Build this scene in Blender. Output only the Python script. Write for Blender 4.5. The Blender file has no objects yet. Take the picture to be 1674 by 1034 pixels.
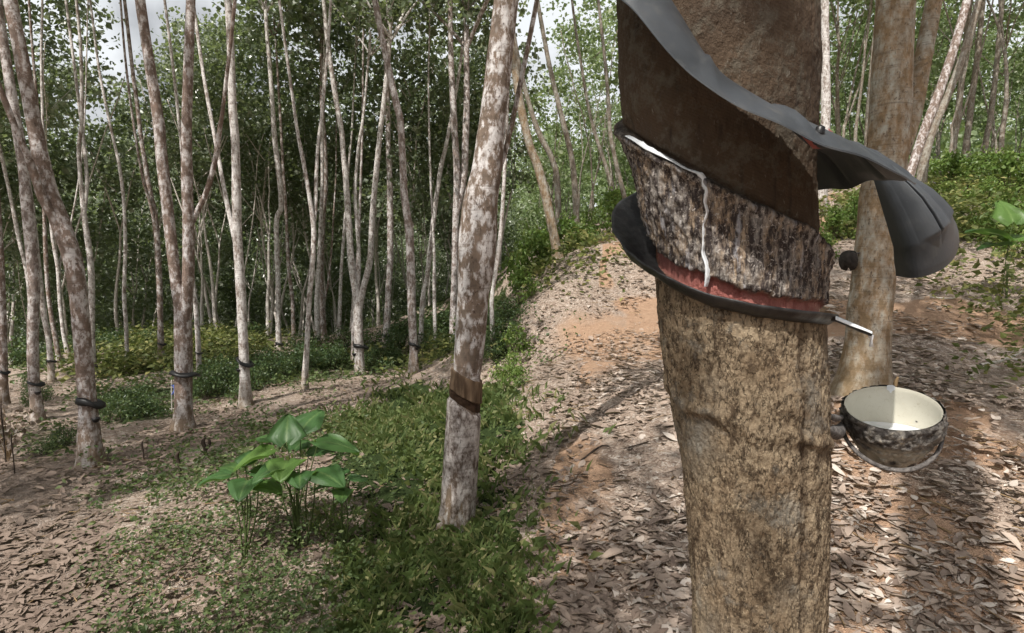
import bpy, math, random
import numpy as np
from mathutils import Vector, Matrix
random.seed(7); RNG = np.random.default_rng(7)
sc = bpy.context.scene
C = sc.collection
PI = math.pi; R = math.radians

# ------------------------------------------------------------------ camera model
F = 950.0; CX, CY, HZ = 837.0, 517.0, 430.0
PITCH = math.atan((CY - HZ) / F)
CP, SP = math.cos(PITCH), math.sin(PITCH)
EYE = 1.6
def zat(py, Y):
    yc = (CY - py) / F
    return EYE + Y * (yc * CP - SP) / (CP + yc * SP)
def V(px, py, Y):
    z = zat(py, Y); zc = CP * Y - SP * (z - EYE)
    return Vector(((px - CX) / F * zc, Y, z))
def proj(P):
    P = np.asarray(P, float); dz = P[..., 2] - EYE
    zc = CP * P[..., 1] - SP * dz; zc = np.where(np.abs(zc) < 1e-6, 1e-6, zc)
    yc = (SP * P[..., 1] + CP * dz) / zc
    return CX + F * P[..., 0] / zc, CY - F * yc, zc
cam_d = bpy.data.cameras.new('camera'); cam = bpy.data.objects.new('camera', cam_d); C.objects.link(cam)
cam.location = (0, 0, EYE); cam.rotation_euler = (PI / 2 - PITCH, 0, 0)
cam_d.sensor_width = 36; cam_d.lens = 36 * F / 1674; cam_d.clip_end = 2000; cam_d.clip_start = 0.05
sc.camera = cam

# ------------------------------------------------------------------ numpy noise
def _hash(ix, iy, iz, s):
    h = (ix * 374761393 + iy * 668265263 + iz * 2147483647 + s * 974634777) & 0xFFFFFFFF
    h = ((h ^ (h >> 13)) * 1274126177) & 0xFFFFFFFF
    h = ((h ^ (h >> 16)) * 2246822519) & 0xFFFFFFFF
    return ((h ^ (h >> 15)) & 0xFFFFFF) / float(0xFFFFFF)
def vnoise(P, s=0):
    P = np.asarray(P, float); I = np.floor(P).astype(np.int64); f = P - I; f = f * f * (3 - 2 * f)
    out = 0
    for dx in (0, 1):
        for dy in (0, 1):
            for dz in (0, 1):
                w = (f[:, 0] if dx else 1 - f[:, 0]) * (f[:, 1] if dy else 1 - f[:, 1]) * (f[:, 2] if dz else 1 - f[:, 2])
                out = out + w * _hash(I[:, 0] + dx, I[:, 1] + dy, I[:, 2] + dz, s)
    return out
def fbm(P, o=4, s=0):
    P = np.asarray(P, float); a, t, n = 1., 0., 0.
    for k in range(o):
        t = t + a * vnoise(P * 2 ** k, s + k); n += a; a *= .5
    return t / n

# ------------------------------------------------------------------ object helpers
def tag(o, label=None, cat=None, group=None, kind=None):
    if label: o['label'] = label
    if cat: o['category'] = cat
    if group: o['group'] = group
    if kind: o['kind'] = kind
    return o
def empty(name, loc, label=None, cat=None, group=None, rz=0):
    o = bpy.data.objects.new(name, None); C.objects.link(o); o.location = loc; o.rotation_euler = (0, 0, rz)
    o.empty_display_size = .1
    return tag(o, label, cat, group)
def link(name, me, parent=None, loc=None):
    o = bpy.data.objects.new(name, me); C.objects.link(o)
    if parent: o.parent = parent
    if loc is not None: o.location = loc
    return o
def mk(name, verts, faces, mat, smooth=True, attrs=None):
    me = bpy.data.meshes.new(name)
    v = np.asarray(verts, np.float32); me.vertices.add(len(v)); me.vertices.foreach_set('co', v.ravel())
    if isinstance(faces, np.ndarray):
        k = faces.shape[1]; n = len(faces)
        me.loops.add(n * k); me.loops.foreach_set('vertex_index', faces.astype(np.int32).ravel())
        me.polygons.add(n); me.polygons.foreach_set('loop_start', np.arange(0, n * k, k, dtype=np.int32))
    else:
        idx = [i for f in faces for i in f]; st = np.cumsum([0] + [len(f) for f in faces])[:-1]
        me.loops.add(len(idx)); me.loops.foreach_set('vertex_index', np.array(idx, np.int32))
        me.polygons.add(len(faces)); me.polygons.foreach_set('loop_start', st.astype(np.int32))
    me.update(calc_edges=True); me.validate()
    me.polygons.foreach_set('use_smooth', np.full(len(me.polygons), smooth))
    for nm, a in (attrs or {}).items():
        a = np.asarray(a, np.float32)
        if a.ndim == 1: a = np.stack([a, a, a], 1)
        if a.shape[1] == 3: a = np.hstack([a, np.ones((len(a), 1), np.float32)])
        at = me.attributes.new(nm, 'FLOAT_COLOR', 'POINT'); at.data.foreach_set('color', a.astype(np.float32).ravel())
    me.materials.append(mat)
    return me
class MB:
    def __init__(s): s.v = []; s.f = []
    def add(s, v, f):
        b = len(s.v); s.v += [tuple(p) for p in v]; s.f += [tuple(i + b for i in q) for q in f]
    def mesh(s, name, mat, smooth=True): return mk(name, s.v, s.f, mat, smooth)
def catmull(pts, step):
    P = [np.array(p, float) for p in pts]
    P = [2 * P[0] - P[1]] + P + [2 * P[-1] - P[-2]]; out = []
    for i in range(1, len(P) - 2):
        L = np.linalg.norm(P[i + 1][:3] - P[i][:3]); n = max(1, int(math.ceil(L / step)))
        for k in range(n):
            t = k / n
            out.append(.5 * ((2 * P[i]) + (-P[i - 1] + P[i + 1]) * t + (2 * P[i - 1] - 5 * P[i] + 4 * P[i + 1] - P[i + 2]) * t * t + (-P[i - 1] + 3 * P[i] - 3 * P[i + 1] + P[i + 2]) * t ** 3))
    out.append(P[-2]); return np.array(out)
def tube(mb, pts, nseg=12, step=.08, rough=0., seed=0, cap=True):
    """pts: (x,y,z,r) -> tapered tube, smoothed along its length"""
    Q = catmull(pts, step); c = Q[:, :3]; r = np.maximum(Q[:, 3], .0008)
    T = np.gradient(c, axis=0); T /= np.linalg.norm(T, axis=1)[:, None] + 1e-9
    ref = np.array([1., 0, 0]) if abs(T[0][0]) < .9 else np.array([0, 1., 0])
    rings = []; u = ref
    a = np.linspace(0, 2 * PI, nseg, endpoint=False)
    for i in range(len(c)):
        u = u - T[i] * np.dot(u, T[i]); u /= np.linalg.norm(u) + 1e-9; w = np.cross(T[i], u)
        rings.append(c[i] + r[i] * (np.cos(a)[:, None] * u + np.sin(a)[:, None] * w))
    Vt = np.concatenate(rings)
    if rough:
        cc = np.repeat(c, nseg, 0); rr = np.repeat(r, nseg)
        n = fbm(Vt * [9, 9, 5] + seed * 13.7, 3, seed) - .5
        Vt = cc + (Vt - cc) * (1 + rough * n)[:, None]
    n = len(c); f = []
    for i in range(n - 1):
        for j in range(nseg):
            k = (j + 1) % nseg; f.append((i * nseg + j, i * nseg + k, (i + 1) * nseg + k, (i + 1) * nseg + j))
    if cap: f.append(tuple((n - 1) * nseg + j for j in range(nseg)))
    mb.add(Vt, f)
def grid(mb, rows, close=False):
    n, m = len(rows), len(rows[0]); v = [p for r in rows for p in r]; f = []
    for i in range(n - 1):
        for j in range(m if close else m - 1):
            k = (j + 1) % m; f.append((i * m + j, i * m + k, (i + 1) * m + k, (i + 1) * m + j))
    mb.add(v, f)

# ------------------------------------------------------------------ materials
class M:
    def __init__(s, name):
        s.m = bpy.data.materials.new(name); s.m.use_nodes = True; s.t = s.m.node_tree; s.N = s.t.nodes
        s.N.clear(); s.out = s.N.new('ShaderNodeOutputMaterial')
    def set(s, sock, v):
        if isinstance(v, bpy.types.NodeSocket): s.t.links.new(v, sock)
        elif isinstance(v, (tuple, list)) and len(v) == 3 and sock.type == 'RGBA': sock.default_value = (*v, 1)
        else: sock.default_value = v
    def n(s, typ, out=0, props=None, **kw):
        d = s.N.new('ShaderNode' + typ)
        for k, v in (props or {}).items(): setattr(d, k, v)
        for k, v in kw.items():
            k = k.replace('_', ' ')
            if k.startswith('i') and k[1:].isdigit(): s.set(d.inputs[int(k[1:])], v)
            else: s.set(d.inputs[k], v)
        return d.outputs[out]
    def obj(s, sc_=(1, 1, 1), which='Object', loc=(0, 0, 0)):
        d = s.N.new('ShaderNodeTexCoord')
        return s.n('Mapping', i0=d.outputs[which], i3=sc_, i1=loc)
    def noise(s, vec, scale, detail=4, rough=.55): return s.n('TexNoise', Vector=vec, Scale=scale, Detail=detail, Roughness=rough)
    def vor(s, vec, scale, feature='F1', out=0): return s.n('TexVoronoi', out, {'feature': feature}, Vector=vec, Scale=scale)
    def ramp(s, fac, a, b): return s.n('MapRange', props={'clamp': True}, Value=fac, From_Min=a, From_Max=b)
    def mix(s, fac, a, b, mode='MIX'):
        d = s.N.new('ShaderNodeMix'); d.data_type = 'RGBA'; d.blend_type = mode
        s.set(d.inputs[0], fac); s.set(d.inputs[6], a); s.set(d.inputs[7], b); return d.outputs[2]
    def math(s, op, a, b=0.): return s.n('Math', props={'operation': op}, i0=a, i1=b)
    def attr(s, nm, out=0): return s.n('Attribute', out, {'attribute_name': nm})
    def sep(s, c): d = s.N.new('ShaderNodeSeparateColor'); s.set(d.inputs[0], c); return d.outputs
    def bump(s, h, st=.5, dist=.01, nrm=None):
        d = s.N.new('ShaderNodeBump'); s.set(d.inputs['Height'], h); d.inputs['Strength'].default_value = st; d.inputs['Distance'].default_value = dist
        if nrm: s.set(d.inputs['Normal'], nrm)
        return d.outputs[0]
    def bsdf(s, col, rough=.8, nrm=None, spec=.3, **kw):
        d = s.N.new('ShaderNodeBsdfPrincipled'); s.set(d.inputs['Base Color'], col); s.set(d.inputs['Roughness'], rough)
        d.inputs['Specular IOR Level'].default_value = spec
        if nrm: s.set(d.inputs['Normal'], nrm)
        for k, v in kw.items(): s.set(d.inputs[k.replace('_', ' ')], v)
        return d.outputs[0]
    def done(s, sh): s.t.links.new(sh, s.out.inputs[0]); return s.m

def bark_pale(name, white=(.60, .57, .54), brown=(.20, .14, .10), lo=.44, hi=.56, dirt=.5, sc_=1.):
    m = M(name); v = m.obj((1, 1, .55)); rnd = m.n('ObjectInfo', 5)
    off = m.n('VectorMath', props={'operation': 'ADD'}, i0=v, i1=rnd)
    big = m.noise(off, 11 * sc_, 6, .66); fine = m.noise(off, 60 * sc_, 4, .65); mid = m.noise(off, 22 * sc_, 4, .6)
    lich = m.ramp(m.math('ADD', m.math('MULTIPLY', big, .62), m.math('MULTIPLY', m.noise(off, 34 * sc_, 5, .7), .38)), lo, hi)
    base = m.mix(m.ramp(mid, .35, .68), brown, (brown[0] * 1.7, brown[1] * 1.6, brown[2] * 1.55))
    col = m.mix(lich, base, m.mix(m.ramp(mid, .3, .7), (white[0] * .62, white[1] * .58, white[2] * .56), white))
    patch = m.ramp(m.vor(off, 13 * sc_), .05, .30)
    col = m.mix(m.math('MULTIPLY', m.math('SUBTRACT', 1., patch), .75), col, white)
    col = m.mix(m.ramp(fine, .56, .72), col, (.07, .05, .04))
    ring = m.noise(m.obj((2, 2, 30)), 3, 3)
    col = m.mix(m.math('MULTIPLY', m.ramp(ring, .55, .7), .45), col, (.10, .075, .055))
    d = m.N.new('ShaderNodeTexCoord'); z = m.n('SeparateXYZ', 2, i0=d.outputs['Object'])
    low = m.math('MULTIPLY', m.n('MapRange', Value=m.math('ADD', z, m.math('MULTIPLY', big, .5)), From_Min=.25, From_Max=.75, To_Min=1., To_Max=0.), dirt)
    col = m.mix(low, col, m.mix(mid, (.13, .09, .05), (.30, .23, .14)))
    h = m.math('ADD', m.math('MULTIPLY', fine, .5), mid)
    return m.done(m.bsdf(col, .9, m.bump(h, .7, .012), .15))
def leafmat(name, c1, c2, c3, trans=.35, rough=.42, spec=.5):
    m = M(name); t = m.sep(m.attr('tint')); rnd = m.n('ObjectInfo', 5)
    col = m.mix(t[0], c1, c2); col = m.mix(m.ramp(t[1], .72, .98), col, c3)
    col = m.mix(m.math('MULTIPLY', rnd, .35), col, c1)
    p = m.bsdf(col, rough, None, spec); tr = m.n('BsdfTranslucent', Color=m.mix(.5, col, (.28, .36, .08)))
    d = m.N.new('ShaderNodeMixShader'); d.inputs[0].default_value = trans
    m.t.links.new(p, d.inputs[1]); m.t.links.new(tr, d.inputs[2]); return m.done(d.outputs[0])

MAT = {}
MAT['bark_a'] = bark_pale('pale_lichen_bark', white=(.70, .67, .67), brown=(.20, .165, .15), lo=.47, hi=.545)
MAT['bark_brown'] = bark_pale('brown_lichen_bark', white=(.66, .63, .63), brown=(.175, .135, .115), lo=.485, hi=.56)
MAT['bark_white'] = bark_pale('white_bark', white=(.78, .76, .75), brown=(.22, .185, .165), lo=.42, hi=.52, dirt=.7)
MAT['bark_moss'] = bark_pale('mossy_brown_bark', white=(.68, .66, .66), brown=(.15, .118, .095), lo=.485, hi=.55, sc_=1.1)
MAT['bark_far'] = bark_pale('slim_bark', white=(.80, .77, .73), brown=(.36, .31, .275), lo=.34, hi=.56, dirt=.3)
MAT['bark_up'] = bark_pale('upslope_bark', white=(.42, .42, .38), brown=(.17, .14, .11), lo=.42, hi=.62, dirt=.4)
MAT['bark_orange'] = bark_pale('ochre_bark', white=(.46, .45, .40), brown=(.22, .16, .10), lo=.44, hi=.60, dirt=.6)
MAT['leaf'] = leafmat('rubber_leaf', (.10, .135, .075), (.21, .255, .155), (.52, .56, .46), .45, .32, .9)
MAT['leaf_up'] = leafmat('sunlit_tone_rubber_leaf', (.16, .23, .10), (.30, .38, .19), (.55, .60, .42), .5, .4, .6)  # paler copy of the rubber leaf, brighter light upslope put into its colour
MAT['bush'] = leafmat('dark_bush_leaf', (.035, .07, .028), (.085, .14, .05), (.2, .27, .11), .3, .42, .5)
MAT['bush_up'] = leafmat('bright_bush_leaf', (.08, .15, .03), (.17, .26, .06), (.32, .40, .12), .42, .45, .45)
MAT['weed'] = leafmat('weed_leaf', (.07, .095, .03), (.17, .19, .06), (.36, .33, .13), .35, .55, .35)
MAT['weed_dark'] = leafmat('dark_weed_leaf', (.045, .075, .028), (.11, .16, .055), (.22, .26, .11), .33, .5, .4)
MAT['grass'] = leafmat('grass_blade', (.07, .11, .035), (.17, .215, .075), (.38, .35, .17), .38, .55, .35)
MAT['litter'] = leafmat('dead_leaf', (.195, .145, .118), (.54, .43, .355), (.76, .68, .61), .12, .7, .25)
MAT['hero_leaf'] = None
def plain(name, col, rough=.5, spec=.4, var=.3, scale=30, bump=.2, **kw):
    m = M(name); v = m.obj(); n = m.noise(v, scale, 5, .6)
    c = m.mix(m.ramp(n, .3, .7), tuple(x * (1 - var) for x in col), tuple(min(1, x * (1 + var)) for x in col))
    return m.done(m.bsdf(c, rough, m.bump(n, bump, .004), spec, **kw))
MAT['black'] = plain('black_rubber', (.012, .012, .013), .42, .5, .4, 60)
MAT['twig'] = plain('dead_twig', (.06, .045, .035), .9, .2)
MAT['stem'] = plain('green_stem', (.07, .10, .03), .7, .3)
MAT['dry'] = plain('dry_straw', (.26, .18, .10), .9, .2)
MAT['rag'] = plain('blue_rag', (.12, .16, .42), .9, .2)
MAT['stick'] = plain('pale_stick', (.50, .47, .42), .8, .2)

# ------------------------------------------------------------------ ground surface
CTRL = [  # photo pixel of a ground spot, its distance
 (0,784,4.6),(150,762,5.0),(300,705,6.5),(400,668,8.0),(500,640,8.8),(60,690,7.3),(588,616,11.2),(677,615,10.8),
 (350,575,15.5),(350,528,21),(230,545,19),(450,545,20),(100,575,17),(0,610,13),(620,570,18),(700,570,17),(800,572,15),(780,650,7.8),(752,800,4.05),
 (500,784,4.2),(300,784,4.5),(100,1034,2.7),(500,1034,2.6),(837,1034,2.45),(1250,1034,2.3),(1600,1034,2.2),
 (890,784,3.8),(1090,784,3.6),(890,600,6.6),(1070,600,6.4),(890,500,9.0),(1060,500,9.0),(913,418,11.5),(1000,400,14),(890,395,17),(1010,375,19),
 (1415,640,3.9),(1360,500,6.6),(1360,420,9),(1370,335,13.5),(1500,784,3.1),(1674,784,3.0),(1560,620,4.5),(1674,600,4.9),(1600,470,7.4),(1674,450,7.8),
 (1520,380,10.5),(1640,360,11),(1600,315,14.5),(1500,300,17),(1420,305,17),(1674,290,17)]
_cp = [V(*c) for c in CTRL] + [Vector(p) for p in [(-3,-3,.05),(3,-3,.1),(0,-6,.1),(-9,2,-.15),(8,1,.7),(0,0,.12),(-14,12,-1.6),(16,10,4.0),(-14,22,-2.2),(16,20,6.0),(-5,-9,.1),(6,-9,.5)]]
_cx = np.array([(p.x, p.y) for p in _cp]); _cz = np.array([p.z for p in _cp])
def _K(d2): return np.where(d2 > 1e-12, .5 * d2 * np.log(d2 + 1e-12), 0)
_n = len(_cx); _A = np.zeros((_n + 3, _n + 3))
_A[:_n, :_n] = _K(((_cx[:, None] - _cx[None]) ** 2).sum(-1)) + np.eye(_n) * .25
_A[:_n, _n] = 1; _A[:_n, _n + 1:] = _cx; _A[_n, :_n] = 1; _A[_n + 1:, :_n] = _cx.T
_w = np.linalg.solve(_A, np.concatenate([_cz, [0, 0, 0]]))
def smooth(a, b, x): t = np.clip((x - a) / (b - a), 0, 1); return t * t * (3 - 2 * t)
def ground(x, y):
    x = np.atleast_1d(np.asarray(x, float)); y = np.atleast_1d(np.asarray(y, float)); sh = x.shape
    x = x.ravel(); y = y.ravel(); r = np.hypot(x, y); s = np.minimum(1, 21 / np.maximum(r, 1e-6))
    q = np.stack([x * s, y * s], 1)
    z = _K(((q[:, None] - _cx[None]) ** 2).sum(-1)) @ _w[:_n] + _w[_n] + q @ _w[_n + 1:]
    az = np.degrees(np.arctan2(x, y)); side = smooth(-1, 8, az)
    fa = np.interp(r, [21, 27, 36, 50, 80, 140, 400], [0, -1.6, -5.5, -6.5, 3, 22, 40])
    fb = np.interp(r, [21, 40, 80, 140, 400], [0, 1.5, 4.5, 12, 30])
    z = z + fa * (1 - side) + fb * side
    return z.reshape(sh)
def gz(x, y): return float(ground(x, y)[0])
def hit(px, py):
    Y = np.linspace(1.2, 45, 2400); z = zat(py, Y); zc = CP * Y - SP * (z - EYE); X = (px - CX) / F * zc
    d = z - ground(X, Y); k = np.where(d < 0)[0]
    i = k[0] if len(k) else np.argmin(d[:1300])
    return Vector((X[i], Y[i], ground(X[i], Y[i])[0]))
# areas of the ground, given as outlines
def inpoly(px, py, poly):
    c = np.zeros(px.shape, bool); n = len(poly)
    for i in range(n):
        x0, y0 = poly[i]; x1, y1 = poly[(i + 1) % n]
        cond = ((y0 > py) != (y1 > py)) & (px < (x1 - x0) * (py - y0) / ((y1 - y0) if y1 != y0 else 1e-9) + x0); c ^= cond
    return c
AREA = {
 'grass': [(545,784),(560,715),(600,665),(660,640),(760,632),(850,640),(885,720),(860,840),(850,960),(860,1300),(560,1300),(530,900)],
 'weeds': [(190,1300),(185,775),(225,752),(340,742),(380,715),(430,700),(520,690),(560,720),(560,1300)],
 'mid': [(120,612),(150,575),(200,545),(300,525),(390,524),(450,545),(445,572),(395,588),(330,600),(250,606),(190,618)],
 'midr': [(560,600),(600,565),(700,556),(835,560),(835,592),(760,590),(640,602)],
 'belt': [(310,655),(325,610),(370,590),(460,585),(560,560),(640,580),(640,606),(560,606),(500,616),(400,640)],
 'left': [(160,690),(165,650),(200,630),(270,640),(285,672),(230,690)],
 'left2': [(55,735),(75,700),(120,695),(135,712),(120,735),(80,745)],
 'far': [(0,600),(0,545),(130,545),(120,590),(60,620)],
 'bank': [(640,572),(690,505),(760,470),(835,440),(850,520),(845,600),(800,585),(700,560)],
 'upl': [(845,470),(850,395),(940,395),(1000,420),(940,470),(900,480)],
 'upr': [(1580,620),(1560,470),(1590,390),(1700,380),(1800,620)],
 'upm': [(1340,390),(1345,320),(1420,320),(1420,390)],
 'upf': [(1480,400),(1480,300),(1720,290),(1720,390),(1600,400)]}
AREA_W = {'grass': (1., .0), 'weeds': (.35, .1), 'mid': (.9, .6), 'midr': (.7, .45), 'belt': (.8, .1), 'left': (.7, .1), 'left2': (.6, .3), 'far': (.8, .1), 'bank': (.9, .2), 'upl': (.35, .3), 'upr': (.10, .3), 'upm': (.6, .3), 'upf': (.55, .3)}
def areas(x, y, soft=0.):
    P = np.stack([x, y, ground(x, y)], 1)
    jit = (fbm(P * [2.2, 2.2, .001], 3, 5) - .5)
    px, py, zc = proj(P); px = px + jit * 150; py = py + (fbm(P * [1.7, 1.7, .001], 3, 9) - .5) * np.clip(260 / np.maximum(zc, .5), 6, 60)
    px = px + RNG.normal(0, 1, len(x)) * soft; py = py + RNG.normal(0, 1, len(x)) * soft * .3; g = np.zeros(len(x)); yl = np.zeros(len(x)); nm = np.full(len(x), '', 'U6')
    for k, poly in AREA.items():
        i = inpoly(px, py, poly) & (zc > .3); g[i] = AREA_W[k][0]; yl[i] = AREA_W[k][1]; nm[i] = k
    return g, yl, nm
def make_ground():
    rr = np.concatenate([np.linspace(.15, 2, 26), 2 * np.exp(np.linspace(0, math.log(12), 190))[1:], 24 * np.exp(np.linspace(0, math.log(22), 46))[1:]])
    front = np.linspace(-52, 52, 380); back = np.linspace(52, 308, 90)[1:-1]; az = np.radians(np.concatenate([front, back]))
    X = np.outer(rr, np.sin(az)); Y = np.outer(rr, np.cos(az)); n, m = X.shape
    x, y = X.ravel(), Y.ravel(); z = ground(x, y); r = np.hypot(x, y)
    g, yl, nm = areas(x, y)
    P = np.stack([x, y, z * 0], 1)
    z = z + (fbm(P * 1.1, 4, 3) - .5) * .10 * np.clip(r / 3, .3, 2) + (fbm(P * 7, 3, 4) - .5) * .03
    red = smooth(.50, .64, fbm(P * .8, 3, 21)) * (x > .2 * y - .5)
    px, py, zc = proj(np.stack([x, y, z], 1))
    red = np.maximum(red, np.exp(-((px - 980) / 90.) ** 2 - ((py - 560) / 60.) ** 2) * (zc > .5))
    path = inpoly(px, py, [(-60,1300),(-60,770),(180,735),(300,705),(400,672),(560,640),(700,610),(700,640),(560,660),(420,705),(330,740),(180,770),(190,1300)]) * 1.
    idx = np.arange(n * m).reshape(n, m); a = idx[:-1]; b = np.roll(idx, -1, 1)[:-1]; c = np.roll(idx, -1, 1)[1:]; d = idx[1:]
    f = np.stack([a, d, c, b], -1).reshape(-1, 4)
    Vt = np.stack([x, y, z], 1); Vt = np.vstack([Vt, [0, 0, z[:m].mean()]])
    ex = np.stack([idx[0], np.roll(idx[0], -1), np.full(m, n * m), np.full(m, n * m)], 1)
    faces = [tuple(q) for q in f] + [(int(p[0]), int(p[1]), n * m) for p in ex]
    ap = lambda q, v=0: np.append(q, v)
    m_ = M('forest_floor'); o = m_.obj(); A = m_.sep(m_.attr('cover')); B = m_.sep(m_.attr('soil'))
    n1 = m_.noise(o, 3, 5, .6); n2 = m_.noise(o, 14, 5, .65); n3 = m_.noise(o, 55, 4, .7)
    dist = m_.n('VectorMath', props={'operation': 'ADD'}, i0=o, i1=m_.n('TexNoise', 1, Vector=o, Scale=9., Detail=3.))
    vc = m_.sep(m_.vor(dist, 17, 'F1', 1)); vd = m_.vor(dist, 17, 'DISTANCE_TO_EDGE')
    lit = m_.mix(vc[0], (.28, .205, .16), (.54, .435, .36)); lit = m_.mix(m_.ramp(vc[1], .75, .95), lit, (.68, .60, .53))
    lit = m_.mix(m_.ramp(n2, .54, .72), lit, (.11, .075, .058))
    soil = m_.mix(n2, (.38, .225, .145), (.58, .41, .29))
    col = m_.mix(m_.ramp(m_.math('ADD', m_.math('MULTIPLY', B[0], .75), m_.math('MULTIPLY', n1, .6)), .55, .85), lit, soil)
    col = m_.mix(m_.math('MULTIPLY', B[1], .55), col, m_.mix(n3, (.165, .125, .105), (.33, .265, .225)))
    gr = m_.mix(A[1], m_.mix(n3, (.02, .035, .012), (.06, .085, .03)), m_.mix(n3, (.05, .05, .02), (.15, .13, .05)))
    col = m_.mix(m_.ramp(m_.math('ADD', A[0], m_.math('MULTIPLY', m_.math('SUBTRACT', n2, .5), .9)), .35, .75), col, gr)
    farc = m_.mix(n1, (.02, .028, .014), (.06, .07, .03)); col = m_.mix(B[2], col, farc)
    h = m_.math('ADD', m_.math('MULTIPLY', vd, 1.2), m_.math('MULTIPLY', n3, .5))
    mat = m_.done(m_.bsdf(col, .95, m_.bump(h, .8, .03), .1))
    far = smooth(20, 32, r)
    me = mk('ground', Vt, faces, mat, True, {'cover': np.stack([ap(g), ap(yl), ap(g)], 1), 'soil': np.stack([ap(red), ap(path), ap(far)], 1)})
    tag(link('ground', me), kind='structure')
make_ground()

# ------------------------------------------------------------------ leaf clouds
def kites(cen, size, droop=.5, rng=RNG, aspect=.42, flat=None, normal_up=.5):
    """cen (N,3): N leaf blades, four corners each"""
    n = len(cen); size = np.broadcast_to(size, (n,))
    a = rng.uniform(0, 2 * PI, n); d = np.stack([np.cos(a), np.sin(a), rng.normal(-droop, .45, n)], 1); d /= np.linalg.norm(d, axis=1)[:, None]
    up = rng.normal(0, 1, (n, 3)) * (1 - normal_up) + np.array([0, 0, 1]) * normal_up
    s = np.cross(d, up); s /= np.linalg.norm(s, axis=1)[:, None] + 1e-9; nn = np.cross(s, d)
    L = size[:, None]; b = cen; t = cen + d * L; mid = cen + d * L * .45 + nn * L * .05
    v = np.stack([b, mid + s * L * aspect, t - nn * L * .1, mid - s * L * aspect], 1).reshape(-1, 3)
    f = np.arange(4 * n).reshape(n, 4); tint = np.repeat(np.stack([rng.random(n), rng.random(n), rng.random(n)], 1), 4, 0)
    return v, f, tint
def leafmesh(name, cen, size, mat, **kw):
    v, f, t = kites(cen, size, **kw); return mk(name, v, f, mat, False, {'tint': t})
def crown_mesh(name, seed, n_cl, per, rx, rz, size, mat, zsh=0.):
    rng = np.random.default_rng(seed)
    c = rng.normal(0, 1, (n_cl, 3)); c /= np.linalg.norm(c, axis=1)[:, None]
    rad = rng.uniform(.35, 1, n_cl) ** .6; c = c * rad[:, None] * [rx, rx, rz] * rng.uniform(.75, 1.15, (n_cl, 1)); c[:, 2] += zsh
    pts = np.repeat(c, per, 0) + rng.normal(0, 1, (n_cl * per, 3)) * [.29, .29, .19] * (rx / 1.9)
    return leafmesh(name, pts, size * rng.uniform(.45, 1.4, len(pts)), mat, rng=rng, droop=.5, normal_up=.35)
CROWN = [crown_mesh('crown', 100 + i, 50, 56, 1.9, 2.9, .155, MAT['leaf']) for i in range(5)]
CROWN_HI = [crown_mesh('crown', 140 + i, 26, 46, 1.9, 1.8, .17, MAT['leaf']) for i in range(3)]
CROWN_UP = [crown_mesh('crown', 120 + i, 30, 48, 1.9, 2.6, .17, MAT['leaf_up']) for i in range(4)]

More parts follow.
